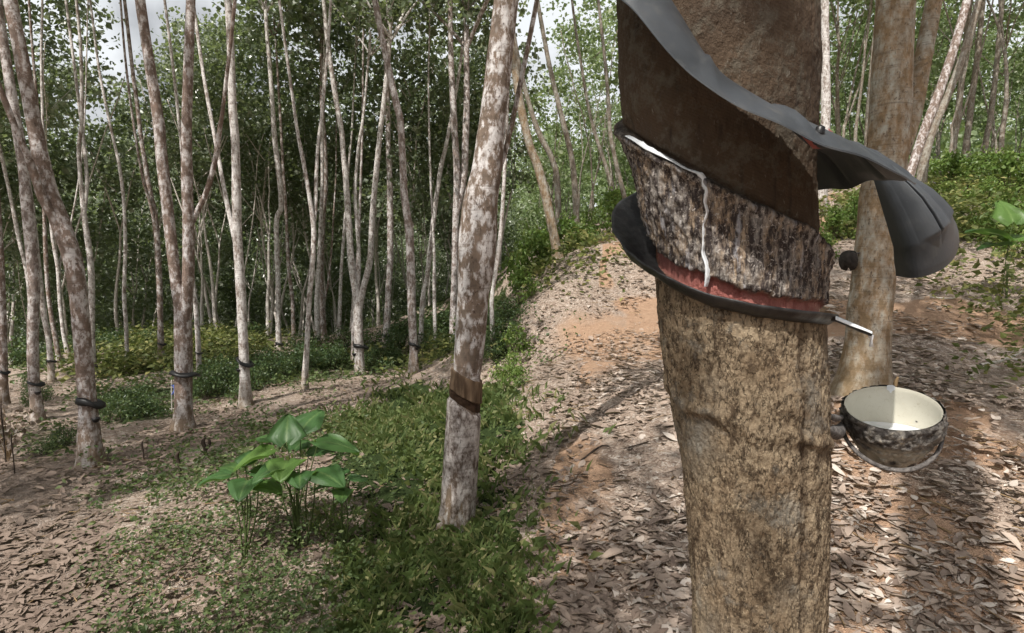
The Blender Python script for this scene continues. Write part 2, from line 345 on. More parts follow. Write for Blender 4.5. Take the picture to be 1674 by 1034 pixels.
# ------------------------------------------------------------------ foreground-left trees, one by one
SPOT = {}
def px_tree(key, pts, mat, label, w, tops=None, forks=(), name='rubber_tree', top_h=10., group=None, flare=1.35, seed=0, nseg=18, depth=None, crown=True):
    """pts: outline centre line from the foot upward; w: widths (photo pixels) foot -> top"""
    b = hit(*pts[0]) if depth is None else V(pts[0][0], pts[0][1], depth)
    if depth is not None: b.z = gz(b.x, b.y)
    Y = b.y; root = empty(name, b, label, 'tree', group)
    rng = np.random.default_rng(seed + 50); mb = MB()
    def line(pp, ww, Y0, Y1, grow=True, h=None):
        L = []
        for i, (x, y) in enumerate(pp):
            t = i / max(1, len(pp) - 1); P = V(x, y, Y0 + (Y1 - Y0) * t); r = np.interp(t, np.linspace(0, 1, len(ww)), ww) / 2 / F * P.y
            L.append((P.x - b.x, P.y - b.y, P.z - b.z, r))
        if grow:
            p, q = np.array(L[-1]), np.array(L[-2]); d = (p - q)[:3]; d /= np.linalg.norm(d) + 1e-9
            H = h or top_h
            while p[2] < H:
                d = d * .8 + np.array([rng.normal(0, .10), rng.normal(0, .10), 1.]) * .2; d /= np.linalg.norm(d)
                p = np.array([*(p[:3] + d * 1.1), max(p[3] * .9, .014)]); L.append(tuple(p))
        return L
    main = line(pts, w, Y, Y)
    f = main[0]; r0 = f[3]
    foot = [(f[0], f[1], -.25, r0 * flare * 1.15), (f[0], f[1], .0, r0 * flare)]
    body = foot + [q for q in main[1:]]
    z1 = main[1][2]
    body[0:2] = [(f[0], f[1], -.25, r0 * (flare * 1.45)), (f[0], f[1], -.02, r0 * (flare * 1.18))]; body.insert(2, (f[0] * .85 + main[1][0] * .15, f[1], min(.10, z1 * .25), r0 * (1 + (flare - 1) * .75))); body.insert(3, (f[0] * .65 + main[1][0] * .35, f[1], min(.26, z1 * .5), r0 * (1 + (flare - 1) * .2)))
    tube(mb, body, nseg, .07, .16, seed)
    ends = [main[-1]]
    for k, (fp, fw, dY) in enumerate(forks):
        L = line(fp, fw, Y, Y + dY, True, top_h * rng.uniform(.8, 1.)); tube(mb, L, max(8, nseg - 4), .09, .12, seed + k + 1); ends.append(L[-1])
    # limbs in the crown
    for e in ends:
        for q in range(4):
            a = rng.uniform(0, 2 * PI); l = rng.uniform(1., 1.9); p = np.array(e[:3])
            tube(mb, [(*p - [0, 0, .6], e[3] * .8), (*(p + [math.cos(a) * l * .5, math.sin(a) * l * .5, .4]), e[3] * .6), (*(p + [math.cos(a) * l, math.sin(a) * l, 1.2]), .008)], 6, .3)
    link('trunk', mb.mesh('trunk', MAT[mat]), root)
    if crown:
        for k, e in enumerate(ends[:2]):
            c = link('crown', CROWN_HI[(seed + k) % 3], root, (e[0], e[1], e[2] + .6)); c.rotation_euler.z = rng.uniform(0, 6); s = rng.uniform(.85, 1.05) * (1 if len(ends) == 1 else .85); c.scale = (s, s, s)
    SPOT[key] = (root, Y, main)
    return root
T = px_tree
T('T1', [(148,760),(143,655),(135,560),(127,470),(117,418),(101,370),(80,312),(64,245),(50,172)], 'bark_brown', 'leaning mottled rubber tree, nearest on the left, with black collar near its foot', (32,27,25,26,27,27,25,22,20), forks=[([(104,378),(88,356),(70,325),(56,285),(44,250),(28,215)], (16,14,13,12,10,9), -.25)], seed=1, flare=1.3)
T('T2', [(62,690),(55,610),(54,530),(56,470),(50,392),(44,332),(38,272),(30,220),(22,172)], 'bark_a', 'thick pale grey rubber tree behind the leaning mottled one, green weeds around its foot', (17,16,16,16,17,16,15,15,14), seed=2)
T('T3', [(85,622),(80,560),(70,500),(62,430),(56,370),(48,310),(38,250)], 'bark_white', 'white leaning rubber tree with thin black collar, just right of the thick pale grey trunk', (9,8,8,8,7,7,6), seed=3)
T('T4', [(50,578),(47,465),(31,390),(17,320),(5,265)], 'bark_white', 'thin crooked white rubber tree crossing behind the left edge trunks', (6,6,6,5,5), seed=4, depth=15.5)
T('T5', [(98,598),(90,550),(80,490),(75,420),(72,340)], 'bark_brown', 'slender brownish rubber tree leaning left without collar, between white and leaning trunks', (7,7,6,6,5), seed=5)
T('T6', [(113,588),(104,545),(98,490),(95,440),(86,388),(80,320)], 'bark_white', 'slender yellowish rubber tree left of the leaning mottled trunk, fork low down', (7,6,6,6,5,5), forks=[([(96,450),(100,420),(110,390)], (4,4,3), .2)], seed=6)
T('T7', [(7,660),(6,600),(4,500),(0,400),(-6,300)], 'bark_brown', 'dark brown rubber tree cut by the left edge of the picture', (12,11,10,9,8), seed=7)
T('T8', [(153,612),(150,540),(150,470),(147,418),(139,362),(134,315),(131,285),(129,240),(134,198),(134,171)], 'bark_white', 'slim white rubber tree right behind the leaning mottled trunk, with a black cup', (9,9,9,9,8,7,6,6,5,5), forks=[([(138,345),(142,300),(140,260),(136,225)], (6,6,5,5), .2)], seed=8)
T('T9', [(208,598),(206,530),(203,480),(205,400),(202,325),(195,270),(186,230),(177,190)], 'bark_white', 'lone thin white rubber tree standing in yellow green weeds', (6,6,6,5,5,5,4,4), seed=9)
T('T10', [(264,588),(262,525),(261,470),(258,400),(253,350),(245,312),(238,270),(231,228),(226,185)], 'bark_brown', 'slim pinkish brown rubber tree with black collar, left of the thick twin stemmed one', (10,9,9,8,8,7,7,6,6), forks=[([(255,372),(245,330),(236,300),(228,262)], (6,5,5,4), -.3)], seed=10)
T('T11', [(300,703),(300,650),(300,590),(299,540),(296,505),(289,465),(281,402),(272,325),(265,262),(260,205),(255,171)], 'bark_brown', 'thick twin stemmed rubber tree with orange brown foot and black collar above the path', (28,27,27,27,22,18,17,17,17,17,16), forks=[([(302,520),(306,480),(308,440),(308,372),(306,305),(305,240),(306,171)], (20,18,18,17,17,16,15), -.12), ([(309,372),(320,350),(338,312),(353,255),(360,205),(365,172)], (10,9,8,8,7,6), -.2)], seed=11, flare=1.32)
T('T12', [(326,623),(324,560),(320,500),(315,452),(312,400)], 'bark_white', 'thin pale rubber tree with tiny black collar behind the twin stemmed trunk', (8,8,7,6,6), seed=12)
T('T13', [(402,666),(400,610),(397,545),(394,482),(389,402),(387,340),(386,280),(384,222),(380,171)], 'bark_white', 'white spotted rubber tree with a wide black collar and cup beside the dark bushes', (18,16,15,15,14,14,13,13,12), forks=[([(389,412),(380,372),(370,326),(362,285),(357,255)], (9,8,7,6,6), .2)], seed=13, flare=1.35)
T('T14', [(456,572),(455,520),(455,470),(452,365),(460,335),(455,275),(449,226),(446,178)], 'bark_white', 'straight white rubber tree with a kink halfway, left of the curving slender one', (9,8,8,8,8,8,8,7), seed=14)
T('T15', [(480,556),(478,490),(472,439),(469,378),(466,320)], 'bark_brown', 'brown slender rubber tree between the kinked and the curving white trunks', (6,6,6,5,5), seed=15)
T('T16', [(498,638),(501,580),(504,520),(506,482),(510,440),(513,378),(507,330),(498,275),(491,240),(486,212)], 'bark_white', 'curving slender white rubber tree with moss brown foot, alone at the path edge', (10,9,8,8,8,8,7,6,6,5), forks=[([(513,372),(516,335),(517,287),(521,226),(527,178)], (6,6,6,5,5), .3)], seed=16)
T('T17', [(520,562),(518,493),(521,440),(524,370),(526,320)], 'bark_white', 'white rubber tree with cup, left one of the touching pair behind the bushes', (9,8,7,6,6), seed=17)
T('T18', [(530,556),(526,490),(524,439),(527,363),(532,302),(531,241),(527,183)], 'bark_brown', 'greyish brown rubber tree, right one of the touching pair behind the bushes', (10,10,9,9,8,7,7), forks=[([(526,500),(535,470),(541,420),(543,395)], (4,4,3,3), .3)], seed=18)
T('T19', [(553,556),(556,490),(558,439),(562,387),(566,330)], 'bark_white', 'thin pale rubber tree left of the tall V shaped white pair', (6,6,5,5,4), seed=19)
T('T20', [(588,614),(587,566),(585,520),(584,488),(579,460),(574,424),(569,348),(565,287),(561,250),(558,211),(551,172)], 'bark_white', 'white rubber tree splitting into a tall V above a black collar', (16,15,15,14,12,11,10,9,8,8,8), forks=[([(587,505),(594,470),(605,424),(609,348),(616,272),(622,211),(627,172)], (11,10,10,9,9,8,8), -.3), ([(585,480),(587,420),(582,348),(581,302),(586,241),(594,188)], (6,6,6,5,5,4), .4)], seed=20)
T('T20b', [(577,592),(578,540),(580,490),(584,430)], 'bark_a', 'short mottled rubber tree touching the left side of the tall V shaped tree', (7,7,6,5), seed=21)
T('T21', [(629,566),(634,505),(635,475),(638,424),(638,348),(637,287),(635,241),(634,178)], 'bark_a', 'grey upright rubber tree between the V shaped tree and the thick leaning white one', (11,10,10,10,10,9,8,8), seed=22)
T('T22', [(676,614),(676,566),(673,505),(672,454),(669,378),(661,317),(658,256),(654,195),(648,170)], 'bark_a', 'thick pale rubber tree leaning left with a cup on its right side, ochre foot', (15,14,14,14,13,12,11,11,11), seed=23)
T('T23', [(687,572),(690,505),(693,475),(698,454),(705,393),(710,348),(715,311),(721,272),(729,238)], 'bark_white', 'bright white rubber tree bending right, just behind the thick leaning pale one', (8,8,8,8,8,8,7,7,6), seed=24)
T('T24', [(712,568),(710,475),(710,424),(708,370)], 'bark_white', 'thin straight rubber tree before dark undergrowth, left of the big brown trunk', (6,6,5,4), seed=25)
T('T25', [(740,566),(742,490),(743,454),(745,363),(747,287),(743,211),(741,172)], 'bark_a', 'pale forked rubber tree half hidden behind the left side of the big brown trunk', (13,12,11,11,11,10,10), forks=[([(746,350),(758,290),(761,226),(763,172)], (11,11,11,10), .3)], seed=26)
T('T26', [(746,862),(757,700),(760,640),(763,615),(770,540),(775,475),(778,439),(781,393),(786,333),(795,281),(801,226),(808,174)], 'bark_moss', 'big brown mottled rubber tree with a notched tapping cut, right of the grass', (54,51,50,46,50,52,60,61,56,49,45,42), forks=[([(796,372),(800,420),(803,395),(806,330),(818,270),(835,210)], (20,14,10,9,9,8), .15)], seed=27, nseg=40, flare=1.15)
T('T27', [(806,574),(804,490),(809,454),(817,393),(822,330)], 'bark_white', 'thin white rubber tree seen past the right side of the big brown trunk', (8,7,7,7,6), seed=28)

# ------------------------------------------------------------------ collars and cups on those trees
def collar_mesh():
    mb = MB(); rows = []
    for r, z in ((1.0, .06), (1.12, .16), (1.45, .06), (1.52, -.06), (1.42, -.10), (1.2, -.04), (.98, -.12)):
        rows.append([((r + .05 * math.sin(5 * a + 1) * (r > 1.1)) * math.cos(a) + .28 * max(0, r - 1.05) / .4, r * math.sin(a), z + .05 * math.sin(3 * a) * (r > 1.1) - .10 * math.cos(a) * (r > 1.1)) for a in np.linspace(0, 2 * PI, 28, endpoint=False)])
    grid(mb, rows, True); return mb.mesh('collar', MAT['black'])
def cup_mesh():
    mb = MB(); prof = [(.2, 0), (.55, .05), (.85, .35), (1., .8), (1.03, 1.), (.95, 1.), (.9, .8), (.7, .35), (.1, .2)]
    grid(mb, [[(r * math.cos(a), r * math.sin(a), z * 1.25) for a in np.linspace(0, 2 * PI, 20, endpoint=False)] for r, z in prof], True)
    mb.add([(math.cos(a) * .2, math.sin(a) * .2, 0) for a in np.linspace(0, 2 * PI, 8, endpoint=False)], [tuple(range(7, -1, -1))])
    return mb.mesh('cup', MAT['black'])
COL, CUP = collar_mesh(), cup_mesh()
def centre_at(key, py):
    root, Y, main = SPOT[key]; z = zat(py, Y) - root.location.z
    zs = [q[2] for q in main]; return [float(np.interp(z, zs, [q[i] for q in main])) for i in (0, 1)] + [z, float(np.interp(z, zs, [q[3] for q in main]))], root, Y
def collar(key, py, label, tilt=(0, 10), k=1.):
    (x, y, z, r), root, Y = centre_at(key, py)
    o = link('rain_collar', COL, None, (root.location.x + x, root.location.y + y, root.location.z + z)); o.scale = (r * 1.02 * k, r * 1.02 * k, r * 2.3); rc = random.Random(key); o.rotation_euler = (R(tilt[0] + rc.uniform(-5, 5)), R(tilt[1] + rc.uniform(-4, 6)), R(rc.uniform(-50, 40))); o.scale = (o.scale[0] * rc.uniform(.92, 1.12), o.scale[1] * rc.uniform(.95, 1.1), o.scale[2] * rc.uniform(.6, 1.35))
    tag(o, label, 'rain collar', 'black rain collars on tapped trunks')
def cup(key, px, py, wpx, label):
    (x, y, z, r), root, Y = centre_at(key, py); P = V(px, py, Y - r * .5)
    o = link('latex_cup', CUP, None, P); s = wpx / 2 / F * Y; o.scale = (s, s, s)
    tag(o, label, 'cup', 'small black latex cups on trunks')
collar('T1', 657, 'black collar round the leaning mottled trunk nearest on the left', (-4, 4), .95)
collar('T2', 625, 'thin black collar round the thick pale grey trunk', (0, 14), .9)
collar('T3', 590, 'tiny black collar on the white leaning trunk at left', (0, 5))
collar('T7', 607, 'black collar on the dark brown trunk at the left edge', (0, 8))
collar('T10', 561, 'small black collar on the slim pinkish brown trunk', (0, 8))
collar('T11', 611, 'black collar jutting right on the thick twin stemmed trunk', (-6, -6), 1.05)
collar('T12', 576, 'tiny black collar on the thin pale trunk behind the twin stemmed tree', (0, 6))
collar('T13', 590, 'wide black collar tilted down to the right on the white spotted trunk', (-14, 26), 1.2)
collar('T20', 565, 'black collar below the fork of the V shaped tree', (0, 4), 1.1)
collar('T22', 563, 'black collar on the thick pale leaning trunk', (0, 10))
collar('T14', 561, 'tiny black collar near the foot of the kinked white trunk', (0, 6))
collar('T21', 548, 'tiny black collar on the grey upright trunk', (0, 6))
collar('T25', 546, 'tiny black collar on the pale forked trunk behind the big brown one', (0, 6))
collar('T23', 546, 'tiny black collar on the bright white trunk bending right', (0, 6))
cup('T1', 157, 690, 12, 'black cup hanging below the collar of the leaning mottled trunk')
cup('T2', 62, 645, 9, 'black cup below the collar of the thick pale grey trunk')
cup('T8', 156, 603, 8, 'black cup on the slim white trunk behind the leaning mottled tree')
cup('T13', 391, 608, 9, 'black cup on the left side of the white spotted trunk')
cup('T20', 580, 582, 9, 'black cup left below the collar of the V shaped tree')
cup('T22', 682, 572, 7, 'black cup on the right side of the thick pale leaning trunk')
cup('T17', 519, 556, 7, 'black cup on the left trunk of the touching pair')
cup('T14', 452, 566, 6, 'black cup at the foot of the kinked white trunk')
# tapping cut of the big brown tree: a bark ledge wrapped round the trunk
def band(name, mat, top, bot, lift, step=.0):
    key = 'T26'; root = SPOT[key][0]; mb = MB(); rows = []
    for a in np.linspace(-180, 180, 73):
        t = math.sin(R(a)) * .5 + .5; p0, p1 = top[0] + (top[1] - top[0]) * t, bot[0] + (bot[1] - bot[0]) * t; row = []
        for k, u in enumerate(np.linspace(0, 1, 26)):
            (x, y, z, r), _, Y = centre_at(key, p0 + (p1 - p0) * u + .8 * math.sin(a * .21) * (u in (0., 1.)))
            q = r + (lift if 0 < k < 25 else -.012) + .003 * math.sin(a * .13 + u * 3) + step * u
            row.append((x + math.sin(R(a)) * q, y - math.cos(R(a)) * q, z))
        rows.append(row)
    grid(mb, rows); link(name, mb.mesh(name, mat), root)
m = M('tapped_bark'); v = m.obj((1, 1, .4)); n1 = m.noise(v, 30, 5, .65); n2 = m.noise(m.obj((1, 1, .12)), 38, 5, .65)
MAT['cut'] = m.done(m.bsdf(m.mix(m.ramp(n2, .4, .65), (.085, .055, .035), m.mix(n1, (.15, .10, .065), (.27, .19, .125))), .85, m.bump(n1, .8, .01), .2))
MAT['streak'] = bark_pale('streaked_bark', white=(.62, .58, .56), brown=(.075, .055, .045), lo=.42, hi=.56, dirt=.2, sc_=1.3)
MAT['cutdark'] = plain('dark_cut_edge', (.045, .026, .016), .85, .2, .5, 60, .6)
band('tapped_bark', MAT['cut'], (600, 622), (630, 660), .010, .004)
band('cut_edge', MAT['cutdark'], (629, 659), (644, 674), .004)
band('lower_bark', MAT['streak'], (643, 673), (858, 858), .011)

# ------------------------------------------------------------------ the tapped tree close by
SIL = [(0,992,1330),(90,996,1335),(174,1004,1336),(220,1022,1337),(256,1030,1338),(296,1038,1340),(348,1050,1344),(396,1064,1347),(450,1071,1349),(505,1075,1351),(566,1083,1355),(627,1092,1360),(703,1108,1367),(780,1124,1371),(900,1138,1376),(1034,1150,1382)]
TD = 1.0
_rows = []
for py, xl, xr in SIL:
    al, ar = math.atan((xl - CX) / F), math.atan((xr - CX) / F); am = (al + ar) / 2; r = TD * math.sin((ar - al) / 2)
    _rows.append((zat(py, TD * math.cos(am) - r * .5), TD * math.sin(am), TD * math.cos(am), r))
_rows.sort(); TR = np.array(_rows)
def trunk_axis(z):
    z = np.asarray(z, float)
    return [np.interp(z, TR[:, 0], TR[:, k]) for k in (1, 2, 3)]
AM = math.atan2(trunk_axis(EYE)[0], trunk_axis(EYE)[1])
def tdir(th): return math.sin(AM + PI + th * -1), math.cos(AM + PI - th)      # th = 0 faces the viewpoint, + to the right
# check of handedness: direction for th>0 has to lead to the right
def tp(th, rho, z):
    x, y, r = trunk_axis(z); a = AM + PI - th
    return Vector((float(x) + rho * math.sin(a), float(y) + rho * math.cos(a), float(z)))
def thit(px, py):
    Y = np.linspace(.55, 1.2, 3000); z = zat(py, Y); zc = CP * Y - SP * (z - EYE); X = (px - CX) / F * zc
    x, y, r = trunk_axis(z); k = np.where(np.hypot(X - x, Y - y) < r)[0]
    i = k[0] if len(k) else int(np.argmin(np.hypot(X - x, Y - y) - r))
    a = math.atan2(X[i] - x[i], Y[i] - y[i]); th = (AM + PI - a + PI) % (2 * PI) - PI
    return th, float(z[i])
def curve(pix, left, right):
    P = sorted(thit(*p) for p in pix); t = np.array([p[0] for p in P]); z = np.array([p[1] for p in P])
    t = np.concatenate([[-PI], t, [PI]]); z = np.concatenate([[z[0] + left], z, [z[-1] + right]])
    return lambda q: np.interp(q, t, z)
LA = curve([(1030,223),(1055,240),(1080,254),(1110,268),(1143,284),(1185,304),(1230,326),(1280,347),(1330,375)], .16, -.16)
LB1 = curve([(1074,407),(1085,418),(1099,432),(1125,440),(1150,447),(1190,462),(1230,478),(1270,487),(1310,490),(1345,492)], .14, -.06)
LB2 = curve([(1066,430),(1085,448),(1110,466),(1150,484),(1190,498),(1250,511),(1300,516),(1348,518)], .16, -.05)
LS = curve([(1095,640),(1135,656),(1180,672),(1230,694),(1290,712),(1360,735)], .05, -.05)
def make_trunk():
    zb = gz(*[float(q) for q in (TR[0, 1], TR[0, 2])]) - .1; ztop = TR[-1, 0]
    zs = np.concatenate([np.linspace(zb, TR[0, 0] - .01, 60), np.arange(TR[0, 0], ztop, .0026), np.linspace(ztop + .01, 4.6, 160)])
    nth = 420; th = np.linspace(-PI, PI, nth, endpoint=False)
    Z, TH = np.meshgrid(zs, th, indexing='ij'); x, y, r = trunk_axis(Z)
    lo = np.clip((TR[0, 0] - Z) / (TR[0, 0] - zb), 0, 1); r = r * (1 + .45 * lo ** 2.5 * (1 + .35 * np.sin(TH * 5 + 1)))
    hi = np.clip((Z - ztop) / 2.5, 0, 1); r = r * (1 - .30 * hi); x = x - .05 * hi * 3; y = y + .10 * hi
    a = AM + PI - TH; P = np.stack([np.sin(a) * .16, np.cos(a) * .16, Z], -1).reshape(-1, 3)
    A, B1, B2, S = LA(TH), LB1(TH), LB2(TH), LS(TH)
    rag = (fbm(P * 90, 3, 31).reshape(Z.shape) - .5) * .016
    w = .003; up = smooth(-w, w, Z - A - rag * .3); pink = smooth(-w, w, B1 + rag - Z) * smooth(-w, w, Z - B2); low = smooth(-w, w, B2 - Z)
    crust = np.clip(1 - up - pink - low, 0, 1)
    n1 = fbm(P * 28, 4, 41).reshape(Z.shape) - .5; n2 = fbm(P * [190, 190, 110], 3, 43).reshape(Z.shape) - .5; n3 = fbm(P * 7, 3, 45).reshape(Z.shape) - .5
    fis = np.abs(fbm(P * [170, 170, 80], 3, 47).reshape(Z.shape) - .5)
    dr = up * (-.010 + n1 * .006 + n2 * .004) + crust * (.002 + n1 * .012 + n2 * .012) + pink * (-.008 + n2 * .002) + low * (.001 + n1 * .003 + n2 * .0055 - .0025 * np.exp(-(fis / .03) ** 2)) + n3 * .008
    dA = Z - A; dr = dr + .006 * np.exp(-((dA + .008) / .007) ** 2) - .006 * np.exp(-((dA - .003) / .004) ** 2)
    dS = Z - S - n1 * .05 - n3 * .04; dr = dr + low * (.006 * np.exp(-(dS / .012) ** 2) - .002 * np.exp(-((dS + .022) / .012) ** 2)) * np.clip(.2 + 2.2 * fbm(P * [14, 14, 3], 2, 49).reshape(Z.shape) - .4, 0, 1.3)
    kn = np.hypot((TH - .52) * .14, Z - thit(1290, 655)[1]); dr = dr + low * .010 * np.exp(-(kn / .035) ** 2)
    gr = np.exp(-((TH - .72 - .25 * (Z - 1.4)) / .07) ** 2) * low; dr = dr - .008 * gr * np.clip(n1 * 6 + .8, 0, 1)
    rr = r + dr; V_ = np.stack([x + np.sin(a) * rr, y + np.cos(a) * rr, Z], -1).reshape(-1, 3)
    n, mm = Z.shape; idx = np.arange(n * mm).reshape(n, mm); q0 = idx[:-1]; q1 = np.roll(idx, -1, 1)[:-1]; q2 = np.roll(idx, -1, 1)[1:]; q3 = idx[1:]
    f = np.stack([q0, q3, q2, q1], -1).reshape(-1, 4)
    scar = .55 * np.exp(-((dS + .022) / .012) ** 2) * low * np.clip(n1 * 8 + .6, 0, 1) + .8 * gr * np.clip(n1 * 6 + .8, 0, 1); edge = np.exp(-((dA + .001) / .006) ** 2) * (1 - up) ** .2
    M_ = M('tapped_trunk_bark'); v = M_.obj(); vz = M_.obj((1, 1, .38)); zn = M_.sep(M_.attr('zone')); ex = M_.sep(M_.attr('extra'))
    f1 = M_.noise(v, 55, 5, .7); f2 = M_.noise(v, 12, 5, .6); f3 = M_.noise(vz, 130, 4, .7); f4 = M_.noise(M_.obj((1, 1, .12)), 60, 4, .6); vr = M_.vor(vz, 95, 'DISTANCE_TO_EDGE')
    upc = M_.mix(f2, (.05, .035, .025), (.13, .085, .052)); upc = M_.mix(M_.ramp(f4, .58, .75), upc, (.035, .025, .02)); g0 = M_.noise(v, 120, 5, .7); kl = M_.math('SINE', M_.math('ADD', M_.math('MULTIPLY', ex[2], 1250.), M_.math('MULTIPLY', f2, 14.))); upc = M_.mix(M_.math('MULTIPLY', M_.ramp(kl, .1, .9), .2), upc, (.03, .022, .017)); upc = M_.mix(M_.ramp(f3, .62, .74), upc, (.22, .20, .165)); upc = M_.mix(M_.math('MULTIPLY', M_.ramp(M_.noise(v, 26, 6, .75), .50, .60), .7), upc, M_.mix(g0, (.07, .055, .04), (.21, .19, .15)))
    g1 = M_.noise(M_.obj((1, 1, .22)), 120, 6, .72); g2 = M_.noise(M_.obj((1, 1, .3)), 34, 5, .6); cr = M_.mix(M_.ramp(g2, .44, .58), (.40, .365, .335), (.43, .325, .23)); cr = M_.mix(M_.ramp(g1, .45, .62), (.050, .038, .036), cr); cr = M_.mix(M_.ramp(M_.noise(v, 190, 4, .7), .56, .70), cr, (.66, .60, .55)); cr = M_.mix(M_.ramp(f4, .58, .72), cr, (.50, .50, .54))
    pk = M_.mix(f2, (.36, .10, .09), (.50, .235, .195)); pk = M_.mix(M_.ramp(f1, .58, .72), pk, (.30, .09, .07)); pk = M_.mix(M_.math('MULTIPLY', M_.ramp(f4, .5, .62), .7), pk, (.22, .06, .05)); pk = M_.mix(M_.ramp(f3, .66, .75), pk, (.75, .45, .38))
    lw = M_.mix(M_.ramp(f2, .32, .66), (.235, .17, .108), (.39, .308, .21)); g3 = M_.noise(vz, 75, 6, .75); lw = M_.mix(M_.ramp(g3, .47, .60), lw, (.085, .058, .036)); lw = M_.mix(M_.ramp(M_.noise(v, 210, 4, .7), .58, .70), lw, (.50, .40, .27)); lw = M_.mix(M_.math('SUBTRACT', 1., M_.ramp(M_.math('ABSOLUTE', M_.math('SUBTRACT', M_.noise(vz, 60, 3, .6), .5)), .0, .025)), lw, (.05, .035, .022))
    lw = M_.mix(M_.ramp(M_.noise(v, 6, 4), .55, .70), lw, M_.mix(f1, (.13, .10, .07), (.30, .25, .19))); lw = M_.mix(M_.math('MULTIPLY', M_.ramp(M_.noise(v, 9, 6, .7), .53, .62), .55), lw, M_.mix(g3, (.12, .11, .09), (.42, .40, .35))); lw = M_.mix(M_.math('MULTIPLY', M_.ramp(M_.noise(vz, 5, 5, .7), .54, .66), .5), lw, (.10, .06, .035)); lw = M_.mix(M_.math('MULTIPLY', ex[0], .7), lw, (.07, .045, .028))
    col = M_.mix(zn[0], lw, upc); col = M_.mix(zn[1], col, cr); col = M_.mix(zn[2], col, pk); col = M_.mix(M_.math('MULTIPLY', ex[1], .9), col, (.016, .012, .010))
    hgt = M_.math('ADD', M_.math('ADD', M_.math('MULTIPLY', f3, .8), f1), M_.math('MULTIPLY', g3, 1.2))
    mat = M_.done(M_.bsdf(col, M_.n('MapRange', Value=zn[2], To_Min=.82, To_Max=.4), M_.bump(hgt, .9, .008), .3))
    root = empty('tapped_rubber_tree', (float(TR[0, 1]), float(TR[0, 2]), zb + .1), 'big tapped rubber tree close by with red cut and black rubber gutter, bark stripped above', 'tree')
    off = np.array(root.location); V_ = V_ - off
    me = mk('trunk', V_, f, mat, True, {'zone': np.stack([up, crust, pink], -1).reshape(-1, 3), 'extra': np.stack([scar, edge, dA], -1).reshape(-1, 3)})
    link('trunk', me, root)
    mb = MB(); x, y, r = [float(q) for q in trunk_axis(9)]; base = np.array([x - .15, y + .10, 4.3]) - off
    for k in range(4):
        aa = k * 1.6 + .5; tube(mb, [(*base, .12), (*(base + [math.cos(aa) * .4, math.sin(aa) * .4, 1.4]), .08), (*(base + [math.cos(aa) * 1.1, math.sin(aa) * 1.1, 3.6]), .04), (*(base + [math.cos(aa) * 1.6, math.sin(aa) * 1.6, 5.0]), .01)], 10, .2)
    link('limbs', mb.mesh('limbs', MAT['bark_brown']), root)
    for k in range(2): link('crown', CROWN_HI[k], root, tuple(base + [1.3 - 1.6 * k, .9 - .8 * k, 4.6]))
    # fresh latex: along the upper cut and dripping down the panel
    m2 = M('wet_latex'); n = m2.noise(m2.obj(), 90, 3); mat2 = m2.done(m2.bsdf(m2.mix(n, (.62, .66, .72), (.86, .88, .90)), .22, m2.bump(n, .4, .003), .5))
    MAT['latex'] = mat2
    mb = MB(); rngl = np.random.default_rng(3)
    def drip(pix, wd, lift):
        rows = []; Q = catmull([(px, py, 0, w_) for (px, py), w_ in zip(pix, wd)], 3.)
        for i, q in enumerate(Q):
            t0, z0 = thit(q[0], q[1]); k = q[3] * (1 + .12 * math.sin(i * .9) + .08 * rngl.normal()); d = Q[min(i + 1, len(Q) - 1)][:2] - Q[max(i - 1, 0)][:2]; d /= np.linalg.norm(d) + 1e-9
            nx, ny = -d[1], d[0]; row = []
            for u in (-1, -.55, 0, .55, 1):
                t1, z1 = thit(q[0] + nx * u * k, q[1] + ny * u * k); _, _, r_ = trunk_axis(z1)
                row.append(tuple(tp(t1, float(r_) + lift + .0030 * (1 - u * u) - .006 * abs(u), z1) - root.location))
            rows.append(row)
        grid(mb, rows)
    drip([(1028,222),(1042,230),(1060,243),(1080,253),(1100,263),(1122,276),(1143,284)], [1.5,2.5,4.5,3.2,2.2,2.2,3.4], .005)
    drip([(1143,284),(1150,292),(1151,303),(1156,312),(1153,330),(1157,347),(1152,368),(1152,395),(1151,415),(1156,432),(1157,448),(1155,468)], [4.5,5,4,5,3,2.6,2.4,2.1,2.0,3.4,4.2,2.5], .006)
    link('latex_stream', mb.mesh('latex_stream', mat2), root)
    return root
TREE = make_trunk()
def axis_at(z): x, y, r = trunk_axis(z); return float(x), float(y), float(r)
def on_ring(th, drho, py):
    """spot at angle th round the trunk, drho out from the bark, level with the photo row py"""
    z = EYE
    for _ in range(6):
        x, y, r = axis_at(z); a = AM + PI - th; z = zat(py, y + (r + drho) * math.cos(a))
    return tp(th, r + drho, z)
